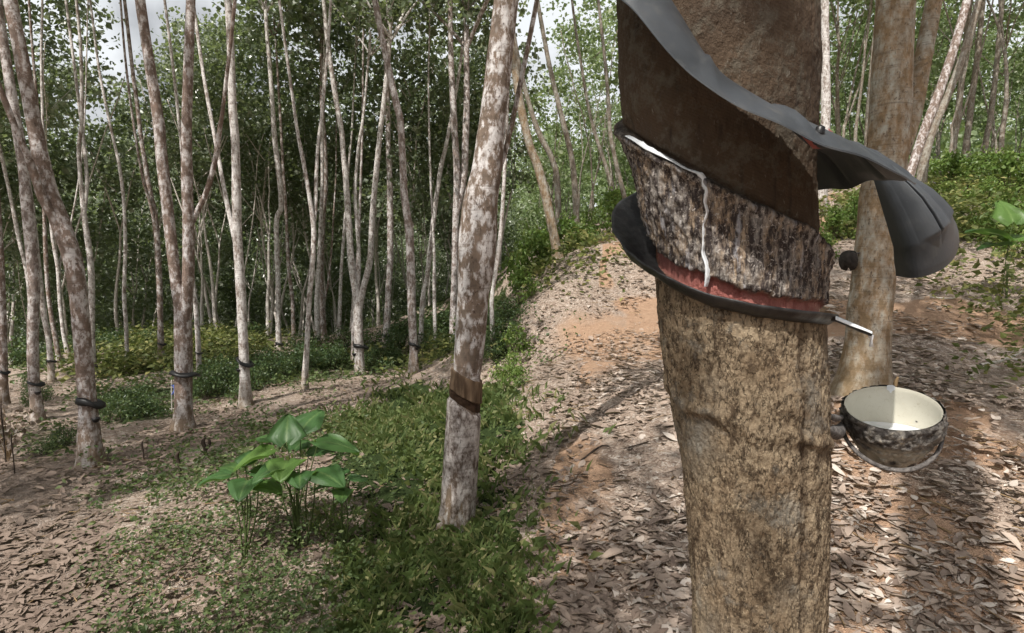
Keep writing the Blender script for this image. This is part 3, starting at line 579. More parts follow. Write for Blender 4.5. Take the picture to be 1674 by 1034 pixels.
def make_gutter():
    root = empty('latex_gutter', on_ring(0, 0, 500), 'black rubber gutter wrapped round the tapped trunk under the red cut', 'gutter'); L = root.location
    T_ = np.radians([-175, -150, -125, -105, -88, -70, -52, -35, -15, 10, 35, 60, 80, 92])
    rim = [(.035,285),(.050,300),(.058,318),(.058,338),(.056,372),(.046,408),(.034,434),(.026,458),(.022,482),(.020,500),(.018,510),(.016,515),(.015,517),(.012,518)]
    inn = [(-.004,330),(-.004,345),(-.004,360),(-.004,385),(-.004,415),(-.004,440),(-.005,458),(-.005,478),(-.004,500),(-.004,516),(-.004,525),(-.004,528),(-.004,529),(-.004,529)]
    rows = []; n = 90
    tt = np.linspace(T_[0], T_[-1], n)
    for i, t in enumerate(tt):
        g = lambda arr, k: float(np.interp(t, T_, [q[k] for q in arr])); w = .0012 * math.sin(i * 1.3)
        ro, rp, io, ip = g(rim, 0) + w, g(rim, 1), g(inn, 0), g(inn, 1)
        sec = [(io, ip + 1), (io + (ro - io) * .45, ip + (rp - ip) * .12 + 3), (io + (ro - io) * .85, ip + (rp - ip) * .5 + 2), (ro + .001, rp + 3), (ro + .0025, rp - 1), (ro + .001, rp - 3), (ro - .0035, rp - 1), (io + (ro - io) * .65, ip + (rp - ip) * .45), (io + (ro - io) * .3, ip + (rp - ip) * .1), (io, ip - 4)]
        rows.append([tuple(on_ring(float(t), a, b) - L) for a, b in sec])
    mb = MB(); grid(mb, rows); link('gutter_band', mb.mesh('gutter_band', MAT['gutter']), root)
    # spout with a film of latex
    Ys = on_ring(R(70), .01, 520).y
    cen = [(1344,519),(1366,522),(1388,531),(1408,540),(1426,547)]; wd = [7, 6, 6, 6, 5]; mb = MB(); rows = []; mb2 = MB(); rows2 = []
    for (px, py), w in zip(cen, wd):
        rows.append([tuple(V(px - k * 1.2, py + b, Ys - .03 * (px - 1344) / 82 + d) - L) for k, b, d in ((0, -w * .6, -.012), (1, w * .1, -.008), (1, w * .55, 0), (0, w * .2, .010), (-1, -w * .75, .014), (0, -w * .4, .010), (0, 0, 0), (0, -w * .5, -.008), (0, -w * .6, -.012))])
        rows2.append([tuple(V(px, py + b - 1.0, Ys - .03 * (px - 1344) / 82 + d) - L) for b, d in ((-w * .12 + 2 * (px < 1400), -.0135), (-w * .5, -.0138), (-w * .82, -.0118), (-w * .93, -.002), (-w * .85, .010))])
    grid(mb, rows); link('spout', mb.mesh('spout', MAT['black']), root)
    grid(mb2, rows2[1:]); tube(mb2, [(*(V(1424, 548, Ys - .03) - L), .004), (*(V(1424.5, 556, Ys - .03) - L), .0015), (*(V(1424, 566, Ys - .03) - L), .003)], 8, .01)
    link('latex_film', mb2.mesh('latex_film', MAT['latex']), root)
    for i in range(3): pass
m = M('gutter_rubber'); n = m.noise(m.obj(), 90, 5, .65); n2 = m.noise(m.obj((1, 1, 5)), 25, 3)
MAT['gutter'] = m.done(m.bsdf(m.mix(m.ramp(n, .35, .75), (.009, .009, .010), (.035, .034, .034)), m.n('MapRange', Value=n2, To_Min=.25, To_Max=.6), m.bump(n, .35, .003), .5))
make_gutter()

# rain guard: a ribbed black plastic skirt wound round the trunk, its loose end hanging to the right
m = M('black_plastic'); v = m.obj(); n = m.noise(v, 40, 5, .6); n2 = m.noise(v, 8, 4); sp = m.vor(v, 160)
pc = m.mix(m.ramp(n2, .3, .7), (.028, .032, .037), (.068, .075, .086)); pc = m.mix(m.math('MULTIPLY', m.ramp(n, .55, .8), .6), pc, (.10, .10, .095)); pc = m.mix(m.math('SUBTRACT', 1., m.ramp(sp, .03, .07)), pc, m.mix(m.ramp(n2, .5, .6), pc, (.35, .35, .34)))
geo = m.N.new('ShaderNodeNewGeometry'); nz = m.n('SeparateXYZ', 2, i0=geo.outputs['Normal']); pc = m.mix(m.math('MULTIPLY', m.math('MULTIPLY', m.ramp(nz, .1, .9), m.ramp(m.noise(v, 26, 6, .7), .55, .70)), .3), pc, (.14, .125, .11)); MAT['plastic'] = m.done(m.bsdf(pc, m.n('MapRange', Value=n, To_Min=.38, To_Max=.62), m.bump(n, .2, .003), .55))
m = M('red_tape'); n = m.noise(m.obj(), 60, 4); MAT['tape'] = m.done(m.bsdf(m.mix(n, (.22, .05, .05), (.42, .14, .12)), .6))
def make_guard():
    root = empty('rain_guard', on_ring(R(30), 0, 180), 'black ribbed plastic rain guard wound round the tapped trunk, loose end hanging right', 'rain guard'); L = root.location
    TT = np.radians([-190, -150, -110, -80, -50, -20, 5, 30, 52, 72, 95, 120, 145, 165])
    OC = [(870,-190),(940,-110),(1005,-30),(1090,86),(1175,172),(1254,199),(1315,223),(1361,235),(1415,249),(1452,278),(1475,292)]
    GAP = [.05,.05,.05,.05,.06,.08,.105,.12,.125,.11,.085,.08,.08,.08]
    back = {95: 290, 120: 306, 145: 314, 165: 312}; out = []; inn = []
    for t, q in zip(TT, GAP):
        d_ = round(math.degrees(t)); p_ = 150
        for _ in range(4): p_ = back.get(d_) or float(np.interp(proj(np.array(on_ring(float(t), q, p_)))[0], [c[0] for c in OC], [c[1] for c in OC]))
        if d_ < -75: p_ = p_ - 10 - (-75 - d_) * 1.2
        out.append((q, p_)); inn.append((0., p_ - float(np.interp(d_, [-190, -80, 0, 40, 70, 90, 165], [34, 42, 46, 52, 50, 66, 72]))))
    n = 190; tt = np.linspace(TT[0], TT[-1], n); mb = MB(); top = []; bot = []
    def dense(a):
        q = np.interp(tt, TT, a); qq = np.pad(q, 9, mode='edge'); return np.convolve(qq, np.hanning(21)[1:-1] / np.hanning(21).sum(), 'valid')
    D = [dense([q[k] for q in arr]) for arr in (inn, out) for k in (0, 1)]
    for i, t in enumerate(tt):
        g = lambda arr, k: float(np.interp(t, TT, [q[k] for q in arr])); r0, p0, r1, p1 = [float(q[i]) for q in D]
        fold = abs(((t / R(24)) % 1) - .5) * 2; rid = (smooth(.80, 1., fold) - .25) * .007
        row = []; row2 = []
        for k, u in enumerate((0, .06, .2, .4, .6, .8, .93, .98, 1.0)):
            bow = math.sin(u * PI) * .016; P = on_ring(float(t), r0 + (r1 - r0) * u, p0 + (p1 - p0) * u) + Vector((0, 0, bow + rid * min(1, u * 4) * (u < .97)))
            wv = .005 * (math.sin(t * 7 + u * 4) * math.sin(t * 4.3 - u * 5 + 2) + .25 * math.sin(t * 19 + u * 9)) * u; P = P + Vector((0, 0, wv)); row.append(tuple(P - L)); row2.append(tuple(P - L + Vector((0, 0, -.0022)) ))
        top.append(row); bot.append(row2)
    grid(mb, top); grid(mb, [list(reversed(r)) for r in bot]); grid(mb, [[a[-1], b[-1]] for a, b in zip(top, bot)]); grid(mb, [[a, b] for a, b in zip(top[-1], bot[-1])])
    link('skirt', mb.mesh('skirt', MAT['plastic']), root)
    # the loose hanging end
    AP = [(1417,251,0.955),(1436,262,0.940),(1456,281,0.955)]
    ARC = [(1464,451,0.955),(1482,454,0.927),(1500,454,0.910),(1523,448,0.900),(1543,438,0.900),(1557,424,0.910),(1565,406,0.930),(1566,388,0.955),(1562,370,0.985),(1545,348,1.015)]
    A3 = [V(*p) for p in AP]; R3 = list(catmull([(*V(*p), 0) for p in ARC], .006)[:, :3]); N = 220; rows = []; rows2 = []
    pl = [.36, .70]
    for i in range(N):
        s = i / (N - 1); k = s * (len(R3) - 1); j = min(int(k), len(R3) - 2); e = R3[j] + (R3[j + 1] - R3[j]) * (k - j)
        ks = s * 2; jj = min(int(ks), 1); a = np.array(A3[jj]) + (np.array(A3[jj + 1]) - np.array(A3[jj])) * (ks - jj)
        row = []; row2 = []
        for u in (0, .08, .2, .35, .5, .65, .76, .775, .785, .80, .82, .9, .955, .96, .97, .985, 1.0):
            P = a + (e - a) * u; nrm = np.array([-.25, -.9, .35]); bow = .030 * math.sin(u * PI) * math.sin(s * PI) + (.022 * (1 - (u - .79) / .21) * (u >= .79) + .022 * (u < .79) * min(1, u / .79)) * .9
            for c in pl: bow += (.010 * max(0, 1 - abs(s - c) / .16) - .009 * math.exp(-((s - c) / .010) ** 2)) * min(1, u * 2) * (u < .78)
            bow += .004 * (u > .95)
            P = P + nrm * bow; row.append(tuple(P - np.array(L))); row2.append(tuple(P - np.array(L) - nrm * .003))
        rows.append(row); rows2.append(row2)
    mb = MB(); grid(mb, rows); grid(mb, [list(reversed(r)) for r in rows2]); grid(mb, [[a[-1], b[-1]] for a, b in zip(rows, rows2)]); grid(mb, [[a, b] for a, b in zip(rows[0], rows2[0])]); grid(mb, [[a, b] for a, b in zip(rows2[-1], rows[-1])])
    link('hanging_flap', mb.mesh('hanging_flap', MAT['plastic']), root)
    for px, py, t, d in ((1338, 213, 47, .09),):
        P = min((Vector(q) + L for r in top for q in r[2:7]), key=lambda w: abs(float(proj(np.array(w))[0]) - 1338) + abs(float(proj(np.array(w))[1]) - 214)); mb = MB(); tube(mb, [(*(P - L + Vector((0, 0, -.002))), .006), (*(P - L + Vector((0, -.002, .005))), .005), (*(P - L + Vector((0, -.002, .007))), .001)], 10, .01); link('rivet', mb.mesh('rivet', MAT['black']), root)
    mb = MB(); rows = []
    for t in np.linspace(R(30), R(88), 24):
        p0 = float(np.interp(t, TT, [q[1] for q in inn])); rows.append([tuple(on_ring(float(t), a, p0 + b) - L) for a, b in ((.006, 2), (.011, -4), (.010, -14), (.004, -20))])
    grid(mb, rows); link('red_tape', mb.mesh('red_tape', MAT['tape']), root)
make_guard()

# ------------------------------------------------------------------ latex cup in its wire
def make_cup():
    Yc = .93; c = V(1458, 668, Yc); root = empty('latex_bowl', c, 'dark crusted latex bowl with cream inside, hung on the right of the tapped trunk', 'bowl')
    Rr = .0665; mb = MB(); rng = np.random.default_rng(5)
    face = math.atan2(c.x, c.y); tilt = Matrix.Rotation(-face, 3, 'Z') @ Matrix.Rotation(R(19), 3, 'X')
    out = [(.012, -.098), (.030, -.096), (.040, -.088), (.048, -.074), (.055, -.058), (.0605, -.048), (.0595, -.044), (.0655, -.038), (.0705, -.028), (.0725, -.012), (.0715, .000), (.069, .004)]
    inn = [(.0675, .0035), (.0655, -.002), (.064, -.015), (.061, -.032), (.054, -.052), (.044, -.070), (.030, -.082), (.008, -.086)]
    def rev(prof, n=80, rough=0.):
        rows = []
        for r, z in prof:
            row = []
            for j in range(n):
                a = 2 * PI * j / n; row.append([r * math.cos(a), r * math.sin(a), z])
            rows.append(row)
        A = np.array(rows)
        if rough:
            fl = A.reshape(-1, 3); nz = (fbm(fl * 160, 4, 61) - .5)[:, None] + .6 * (fbm(fl * 45, 3, 62) - .5)[:, None]; rad = fl * [1, 1, 0]; rad /= np.linalg.norm(rad, axis=1)[:, None] + 1e-9
            fl = fl + rad * nz * rough + np.array([0, 0, 1]) * nz * rough * .4; A = fl.reshape(A.shape)
        return [[tuple(tilt @ Vector(p)) for p in row] for row in A]
    prof = catmull([(r, z, 0, 0) for r, z in out], .0025)[:, :2]
    grid(mb, rev([tuple(p) for p in prof], 200, .011), True)
    m = M('crusted_bowl'); v = m.obj(); n = m.noise(v, 70, 5, .7); n2 = m.noise(v, 22, 4, .6)
    sx = m.n('SeparateXYZ', 2, i0=v); lowm = m.math('MULTIPLY', m.ramp(sx, -.048, -.058), m.ramp(n2, .40, .55))
    col = m.mix(m.ramp(n, .42, .66), (.045, .040, .038), (.26, .24, .215)); col = m.mix(lowm, col, m.mix(n, (.30, .26, .18), (.52, .50, .46))); col = m.mix(m.ramp(n, .60, .70), col, (.36, .31, .22))
    link('outer_shell', mb.mesh('outer_shell', m.done(m.bsdf(col, .8, m.bump(n, .9, .005), .3))), root)
    mb = MB(); grid(mb, rev([tuple(p) for p in catmull([(r, z, 0, 0) for r, z in inn], .004)[:, :2]], 80, .0006), True)
    m = M('cream_lining'); v = m.obj(); n = m.noise(v, 18, 4); n3 = m.noise(v, 70, 4); cr = m.vor(m.n('VectorMath', props={'operation': 'ADD'}, i0=v, i1=m.n('TexNoise', 1, Vector=v, Scale=18., Detail=3.)), 9, 'DISTANCE_TO_EDGE')
    col = m.mix(n, (.52, .50, .41), (.64, .62, .54)); col = m.mix(m.math('MULTIPLY', m.math('SUBTRACT', 1., m.ramp(cr, .0, .012)), .6), col, (.40, .36, .26)); col = m.mix(m.ramp(n3, .64, .78), col, (.6, .55, .42))
    link('lining', mb.mesh('lining', m.done(m.bsdf(col, .35, m.bump(n3, .15, .002), .4))), root)
    # latex lies level inside the tilted bowl
    mb = MB(); rows = []; lev = -.040
    ring = []
    for j in range(64):
        a = 2 * PI * j / 64; best = None
        for r, z in catmull([(r, z, 0, 0) for r, z in inn], .001)[:, :2]:
            P = tilt @ Vector((r * math.cos(a) * .99, r * math.sin(a) * .99, z))
            if best is None or abs(P.z - lev) < abs(best.z - lev): best = P
        ring.append(Vector((best.x, best.y, lev)))
    cen = sum(ring, Vector()) / 64
    for k in (0.02, .3, .6, .9, 1.0): rows.append([tuple(cen + (p - cen) * k + Vector((0, 0, .0012 * (k > .95)))) for p in ring])
    grid(mb, rows, True); link('latex_pool', mb.mesh('latex_pool', MAT['latex']), root)
    # white latex splash on the back of the rim
    mb = MB(); pts = [tilt @ Vector((r * math.cos(PI * .5 + da), r * math.sin(PI * .5 + da), z)) for r, z, da in ((.067, .0045, 0), (.0655, -.004, .02), (.0635, -.018, -.02))]
    rows = []
    for (r, z, w) in ((.0692, .0055, .003), (.0668, .0048, .006), (.0650, -.001, .006), (.0644, -.004, .002), (.0640, -.007, .001)):
        rows.append([tuple(tilt @ Vector(((r - .0006) * math.cos(PI * .5 + .05 + d / r), (r - .0006) * math.sin(PI * .5 + .05 + d / r), z + .0006))) for d in (-w, -w * .4, w * .4, w)])
    grid(mb, rows); link('latex_splash', mb.mesh('latex_splash', MAT['latex']), root)
    # string-like wire that carries the bowl
    w = empty('wire_hanger', c, 'crusted wire loop carrying the cream latex bowl, tied to the tapped trunk', 'wire hanger'); mb = MB()
    loop = [tuple(tilt @ Vector((.0690 * math.cos(a), .0690 * math.sin(a), -.046 + .006 * math.sin(a * 2 + 1) - .018 * max(0, -math.sin(a))))) + (.0028,) for a in np.linspace(PI * .98, PI * 2.02, 40)]
    tube(mb, loop, 8, .006, 1.2, 9)
    loop2 = [tuple(tilt @ Vector((.071 * math.cos(a), .071 * math.sin(a), -.040))) + (.0020,) for a in np.linspace(-.05, PI * 1.05, 40)]
    tube(mb, loop2, 8, .006, .8, 12)
    Lp = Vector(loop[0][:3]); Tn = on_ring(R(80), .0, 690) - c; Tm = on_ring(R(72), .0, 672) - c
    Tn = on_ring(R(66), -.004, 700) - c; Tm = on_ring(R(64), -.004, 676) - c; tube(mb, [(*Lp, .005), (*((Lp + Tn) / 2 + Vector((0, -.012, -.008))), .013), (*Tn, .006)], 12, .003, 1.8, 3); tube(mb, [(*(Lp + Vector((0, 0, .012))), .003), (*((Lp + Tm) / 2 + Vector((0, -.012, .004))), .0045), (*Tm, .003)], 8, .006, 1.2, 4)
    link('wire_loop', mb.mesh('wire_loop', MAT['crust']), w)
    mb = MB()
    tube(mb, [(*(tilt @ Vector((.002, .071, -.006))), .003), (*(tilt @ Vector((.003, .073, .008))), .0035), (*(tilt @ Vector((.006, .074, .020))), .0015)], 8, .004, .8, 2); link('wire_hook', mb.mesh('wire_hook', MAT['dry']), w)
MAT['crust'] = plain('latex_crusted_wire', (.13, .12, .115), .85, .2, .7, 120, .9)
make_cup()

# ------------------------------------------------------------------ trees on the slope at right
T('B1', [(913,417),(901,363),(891,317),(879,272),(867,241),(858,205),(850,165)], 'bark_orange', 'leaning rubber tree with sunlit ochre foot beside the bright bushes, left of the tapped trunk', (15,15,15,14,13,13,13), seed=31, depth=11.2)
T('B2', [(917,330),(911,299),(901,256),(885,226),(868,180)], 'bark_up', 'shaded leaning rubber tree behind the ochre footed one, rising out of bushes', (10,10,9,9,8), seed=32, depth=15)
T('B3', [(946,352),(940,311),(934,256),(922,205),(914,174)], 'bark_up', 'dark slender rubber tree with slight bend among the bushes left of the tapped trunk', (11,10,9,9,8), seed=33, depth=14.5)
T('B4', [(1026,352),(1021,323),(1007,266),(998,220),(995,174)], 'bark_up', 'slim dark rubber tree just left of the tapped trunk above the gutter', (8,8,7,7,6), seed=34, depth=16)
T('B5', [(1008,345),(1003,318),(990,270),(975,225),(962,175)], 'bark_up', 'thin leaning rubber tree second to the left of the tapped trunk', (7,7,6,6,5), seed=35, depth=17)
T('B6', [(1412,636),(1418,560),(1425,475),(1432,400),(1437,330),(1450,250),(1456,174)], 'bark_orange', 'thick ochre rubber tree right behind the latex bowl, lit in a bright stripe', (74,67,64,60,59,59,58), forks=[([(1446,300),(1470,245),(1487,200),(1497,160)], (34,32,28,26), .1)], seed=36, nseg=36, flare=1.2, depth=4.0)
T('B7', [(1475,315),(1487,288),(1502,240),(1516,200),(1530,165)], 'bark_brown', 'dark brown rubber tree leaning right just beside the thick ochre one', (17,15,14,14,14), seed=37, depth=13)
T('B8', [(1504,300),(1511,262),(1521,225),(1534,190),(1548,160)], 'bark_up', 'second leaning rubber tree beyond the thick ochre one, parallel to the dark brown', (15,14,12,12,11), seed=38, depth=14)
T('B9', [(1556,268),(1559,235),(1564,205),(1568,170)], 'bark_up', 'upright rubber tree with orange foot far up the slope at right', (10,9,9,9), seed=39, depth=19)
T('B10', [(1575,262),(1580,230),(1585,195),(1588,165)], 'bark_up', 'upright grey rubber tree far up the slope before the right hand bushes', (9,9,9,9), seed=40, depth=20)
T('B11', [(1610,265),(1612,230),(1618,200),(1622,170)], 'bark_up', 'pale rubber tree with lit orange foot behind the right hand bushes', (8,8,8,8), seed=41, depth=20)
T('B12', [(1345,318),(1346,260),(1349,215),(1350,168)], 'bark_white', 'whitish rubber tree seen just above the rain guard, right of the tapped trunk', (15,15,14,14), seed=42, depth=12.5)
T('B13', [(1416,305),(1416,250),(1418,205),(1420,170)], 'bark_up', 'slim dark rubber tree left of the thick ochre one, seen above the rain guard', (8,7,7,7), seed=43, depth=17)
def side_cup():
    P = V(1388, 424, 3.95); root = empty('rubber_cup', P, 'black crusted cup hanging on the left of the thick ochre tree', 'cup'); mb = MB(); rows = []
    for r, z in ((.012, -.065), (.040, -.055), (.055, -.025), (.058, .01), (.052, .04), (.046, .05), (.042, .03), (.03, -.02), (.004, -.03)):
        rows.append([(r * math.cos(a) * (1 + .1 * math.sin(3 * a)), r * math.sin(a), z + .012 * math.sin(2 * a)) for a in np.linspace(0, 2 * PI, 24, endpoint=False)])
    grid(mb, rows, True); link('cup_body', mb.mesh('cup_body', MAT['crust2']), root)
    mb = MB(); tube(mb, [(.03, 0, .03, .006), (.07, .01, .045, .005), (.11, .03, .04, .005)], 8, .02, .5); link('wire', mb.mesh('wire', MAT['crust']), root)
MAT['crust2'] = plain('black_crust', (.03, .026, .024), .8, .3, .6, 40, .9)
side_cup()

# ------------------------------------------------------------------ stand of rubber trees behind, many of a kind
def slim_trunk(seed, H, r0):
    rng = np.random.default_rng(seed); mb = MB(); lean = rng.normal(0, .055, 2)
    def stem(p, d, L, r, n=8):
        pts = [(*p, r)]
        for i in range(n):
            d = d + rng.normal(0, .07, 3) * [1, 1, .2]; d = d / np.linalg.norm(d); p = p + d * L / n; pts.append((*p, r * (1 - .55 * (i + 1) / n)))
        tube(mb, pts, 8, .3, .12, seed); return pts
    d0 = np.array([lean[0], lean[1], 1.]); hf = rng.uniform(1.8, 5.)
    a = stem(np.array([0, 0, -.3]), d0, hf + .3, r0, 5); top = np.array(a[-1][:3]); k = rng.integers(2, 4)
    for q in range(k):
        an = rng.uniform(0, 2 * PI); dd = np.array([math.cos(an) * .22, math.sin(an) * .22, 1.]) + d0 * .2
        stem(top - [0, 0, .15], dd / np.linalg.norm(dd), H - hf, a[-1][3] * rng.uniform(.72, .95))
    for q in range(rng.integers(2, 5)):
        z = rng.uniform(.4, .9) * H; an = rng.uniform(0, 2 * PI); p = top * [1, 1, 0] + [0, 0, z]
        stem(p * [.8, .8, 1], np.array([math.cos(an), math.sin(an), 1.1]), rng.uniform(1., 2.), .02, 4)
    return mb
TRK = [slim_trunk(200 + i, random.uniform(8.5, 10.5), random.uniform(.07, .10)) for i in range(8)]
TRK_A = [t.mesh('trunk', MAT['bark_far']) for t in TRK]; TRK_B = [t.mesh('trunk', MAT['bark_up']) for t in TRK]
def stand(x, y, up, label, group, low=False, s=None):
    z = gz(x, y); s = s or random.uniform(.8, 1.1); root = empty('rubber_tree', (x, y, z), label, 'tree', group, random.uniform(0, 6.28)); root.scale = (s, s, s)
    t = link('trunk', random.choice(TRK_B if up else TRK_A), root)
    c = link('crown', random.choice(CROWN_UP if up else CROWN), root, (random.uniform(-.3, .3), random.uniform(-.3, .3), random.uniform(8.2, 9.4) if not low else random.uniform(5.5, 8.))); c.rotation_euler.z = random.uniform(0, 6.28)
    if low: c.scale = (1.15, 1.15, 1.2)
taken = [(SPOT[k][0].location.x, SPOT[k][0].location.y) for k in SPOT] + [(.4, .95)]
GA = ('slim pale rubber tree in the dense stand behind the hilltop', 'slim trees of the stand behind the hilltop')
GB = ('slim grey green rubber tree in the sunny stand up the slope', 'slim trees of the sunny stand up the slope')
cnt = [0, 0]; tries = 0
while sum(cnt) < 252 and tries < 60000:
    tries += 1
    az = R(random.uniform(-46, 46)); r = math.sqrt(random.uniform(17.5 ** 2, 52 ** 2)); x, y = r * math.sin(az), r * math.cos(az)
    up = math.degrees(az) > .3
    if up and r < 20.5 or (not up and r < 19): continue
    if cnt[up] >= (152, 100)[up]: continue
    mind = 1.0 if r < 30 else 1.5
    if min(math.hypot(x - a, y - b) for a, b in taken) < mind: continue
    taken.append((x, y)); cnt[up] += 1; stand(x, y, up, *(GB if up else GA), low=(r > 33 and random.random() < .8) or random.random() < .22)
# unseen trees added on either side and behind the viewpoint to shade the floor
for x, y, k in [(-7.5, .5, 1.), (-9.5, 4.5, 1.), (-11, -1.5, 1.), (4.2, -3.2, 1.), (8.2, 2.4, 1.), (-10.5, 8.5, 1.), (-8.5, -6.5, 1.), (-2.8, -1.2, .8)]:
    stand(x, y, False, 'slim unseen rubber tree added beside the viewpoint for its shade', 'unseen shade trees beside the viewpoint', s=k)

def tall_tree(x, y, r, label):
    z = gz(x, y); root = empty('rubber_tree', (x, y, z), label, 'tree'); mb = MB(); tube(mb, [(0, 0, -.2, r * 1.3), (0, 0, .1, r * 1.15), (.03, .02, 3, r), (-.05, .04, 7, r * .85), (.04, 0, 11, r * .7), (.2, .1, 14, r * .3)], 16, .2, .1, 3)
    link('trunk', mb.mesh('trunk', MAT['bark_a']), root); link('crown', CROWN_HI[0], root, (.1, 0, 13.2))
tall_tree(-.36, -1.35, .22, 'tall rubber tree behind the viewpoint, the nearer of two'); tall_tree(-.72, -3.2, .22, 'tall rubber tree behind the viewpoint, the farther of two')

# far wood: one mass beyond the trees one can tell apart
def far_wood(a0, a1, n, mat, label, name):
    az = RNG.uniform(R(a0), R(a1), n); r = np.sqrt(RNG.uniform(50 ** 2, 120 ** 2, n)); x, y = r * np.sin(az), r * np.cos(az); z = ground(x, y); h = RNG.uniform(7, 11, n)
    per = 44; cen = np.repeat(np.stack([x, y, z + h * .66], 1), per, 0) + RNG.normal(0, 1, (n * per, 3)) * [1.3, 1.3, 2.6]
    v, f, t = kites(cen, RNG.uniform(.4, .75, len(cen)), rng=RNG)
    tag(link(name, mk(name, v, f, MAT[mat], False, {'tint': t})), label, 'wood', kind='stuff')
far_wood(-50, .5, 950, 'leaf', 'far wooded hillside of massed foliage behind the hilltop stand', 'far_wood')
far_wood(.5, 50, 850, 'leaf_up', 'far sunny wood of massed foliage up the slope', 'sunny_far_wood')

# ------------------------------------------------------------------ bushes
def bush_mesh(seed, n, mat, leaf=.09):
    rng = np.random.default_rng(seed); k = 16; c = rng.normal(0, .36, (k, 3)) * [1, 1, .0]; c[:, 2] = rng.uniform(.15, .75, k) * np.exp(-(c[:, 0] ** 2 + c[:, 1] ** 2) * 1.5)
    pts = np.repeat(c, n // k, 0) + rng.normal(0, .13, ((n // k) * k, 3)) * [1, 1, .8]; pts[:, 2] = np.abs(pts[:, 2]) + .03
    fol = leafmesh('foliage', pts, leaf * rng.uniform(.6, 1.3, len(pts)), mat, rng=rng, droop=.1, aspect=.30, normal_up=.55)
    mb = MB()
    for q in c: tube(mb, [(q[0] * .2, q[1] * .2, -.08, .009), (q[0] * .6, q[1] * .6, q[2] * .6, .006), (q[0], q[1], q[2] + .08, .002)], 5, .2)
    return fol, mb.mesh('stems', MAT['twig'])
BUSH = [bush_mesh(300 + i, 900, MAT['bush']) for i in range(4)]; BUSH_UP = [bush_mesh(320 + i, 800, MAT['bush_up'], .12) for i in range(3)]
def bush(px, py, wpx, hpx, lab, grp, up=False, depth=None):
    P = hit(px, py) if depth is None else V(px, py, depth)
    if depth is not None: P.z = gz(P.x, P.y)
    zc = proj(np.array(P))[2]; s = wpx / F * zc / 1.25; h = hpx / F * zc / .72
    root = empty('bush', P, lab, 'bush', grp, random.uniform(0, 6.28)); root.scale = (s, s, h); a, b = random.choice(BUSH_UP if up else BUSH)
    link('foliage', a, root); link('stems', b, root)
g = ('dark green leafy bush in the belt along the upper side of the path', 'dark bushes along the path')
for px, py, w, h in [(335,655,50,45),(352,648,60,60),(378,642,60,52),(362,628,60,45),(418,636,55,45),(440,628,60,48),(465,622,60,46),(430,612,60,40),(470,604,60,38),(505,606,60,42),(520,596,60,38),(545,602,50,40),(548,590,55,34),(612,606,50,36),(628,598,45,32),(650,594,40,30),(395,650,40,30)]: bush(px, py, w, h, *g)
g = ('dark bush on the bank right of the leaning mottled trunk', 'bushes right of the leaning mottled trunk')
for px, py, w, h in [(178,686,40,38),(205,690,55,48),(232,684,55,44),(258,676,50,40),(215,664,60,40),(190,660,50,35)]: bush(px, py, w, h, *g)
g = ('low green bush on the path edge between the two left hand trunks', 'bushes between the two left trunks')
for px, py, w, h in [(92,732,40,28),(112,728,36,34),(74,742,30,22),(48,650,26,36),(72,655,30,30),(44,668,24,30)]: bush(px, py, w, h, *g)
g = ('bush in dark undergrowth below the stand', 'undergrowth bushes below the stand')
for px, py, w, h in [(655,550,60,34),(690,548,60,36),(730,545,60,38),(770,545,60,40),(800,540,60,40),(830,530,60,44),(830,560,50,40),(812,585,40,30),(640,556,40,28),(30,598,60,50),(20,570,60,45),(110,580,40,28),(190,560,50,28),(165,572,50,30),(240,560,40,24),(560,565,50,30),(600,570,50,30),(650,572,50,34),(720,572,50,36),(770,568,50,36),(815,568,50,40),(690,575,40,28),(500,570,50,28),(300,548,40,20),(410,545,40,20)]: bush(px, py, w, h, *g)
g = ('bright green bush under the trees left of the tapped trunk', 'bright bushes left of the tapped trunk')
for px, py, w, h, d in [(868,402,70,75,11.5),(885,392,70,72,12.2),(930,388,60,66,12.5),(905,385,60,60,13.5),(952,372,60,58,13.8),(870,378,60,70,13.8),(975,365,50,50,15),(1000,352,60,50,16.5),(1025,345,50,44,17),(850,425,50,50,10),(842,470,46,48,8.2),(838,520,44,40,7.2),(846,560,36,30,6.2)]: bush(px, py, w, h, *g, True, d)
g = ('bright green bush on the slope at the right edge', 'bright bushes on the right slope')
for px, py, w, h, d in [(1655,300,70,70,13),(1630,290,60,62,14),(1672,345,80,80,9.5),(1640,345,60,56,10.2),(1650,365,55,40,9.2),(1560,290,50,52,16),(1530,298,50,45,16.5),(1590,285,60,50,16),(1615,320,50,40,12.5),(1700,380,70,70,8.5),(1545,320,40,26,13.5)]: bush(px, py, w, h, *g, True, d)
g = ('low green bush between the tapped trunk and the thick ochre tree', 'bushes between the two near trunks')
for px, py, w, h, d in [(1365,372,44,48,10),(1385,365,40,44,10.5),(1352,395,36,36,9),(1400,350,40,40,11.5)]: bush(px, py, w, h, *g, True, d)

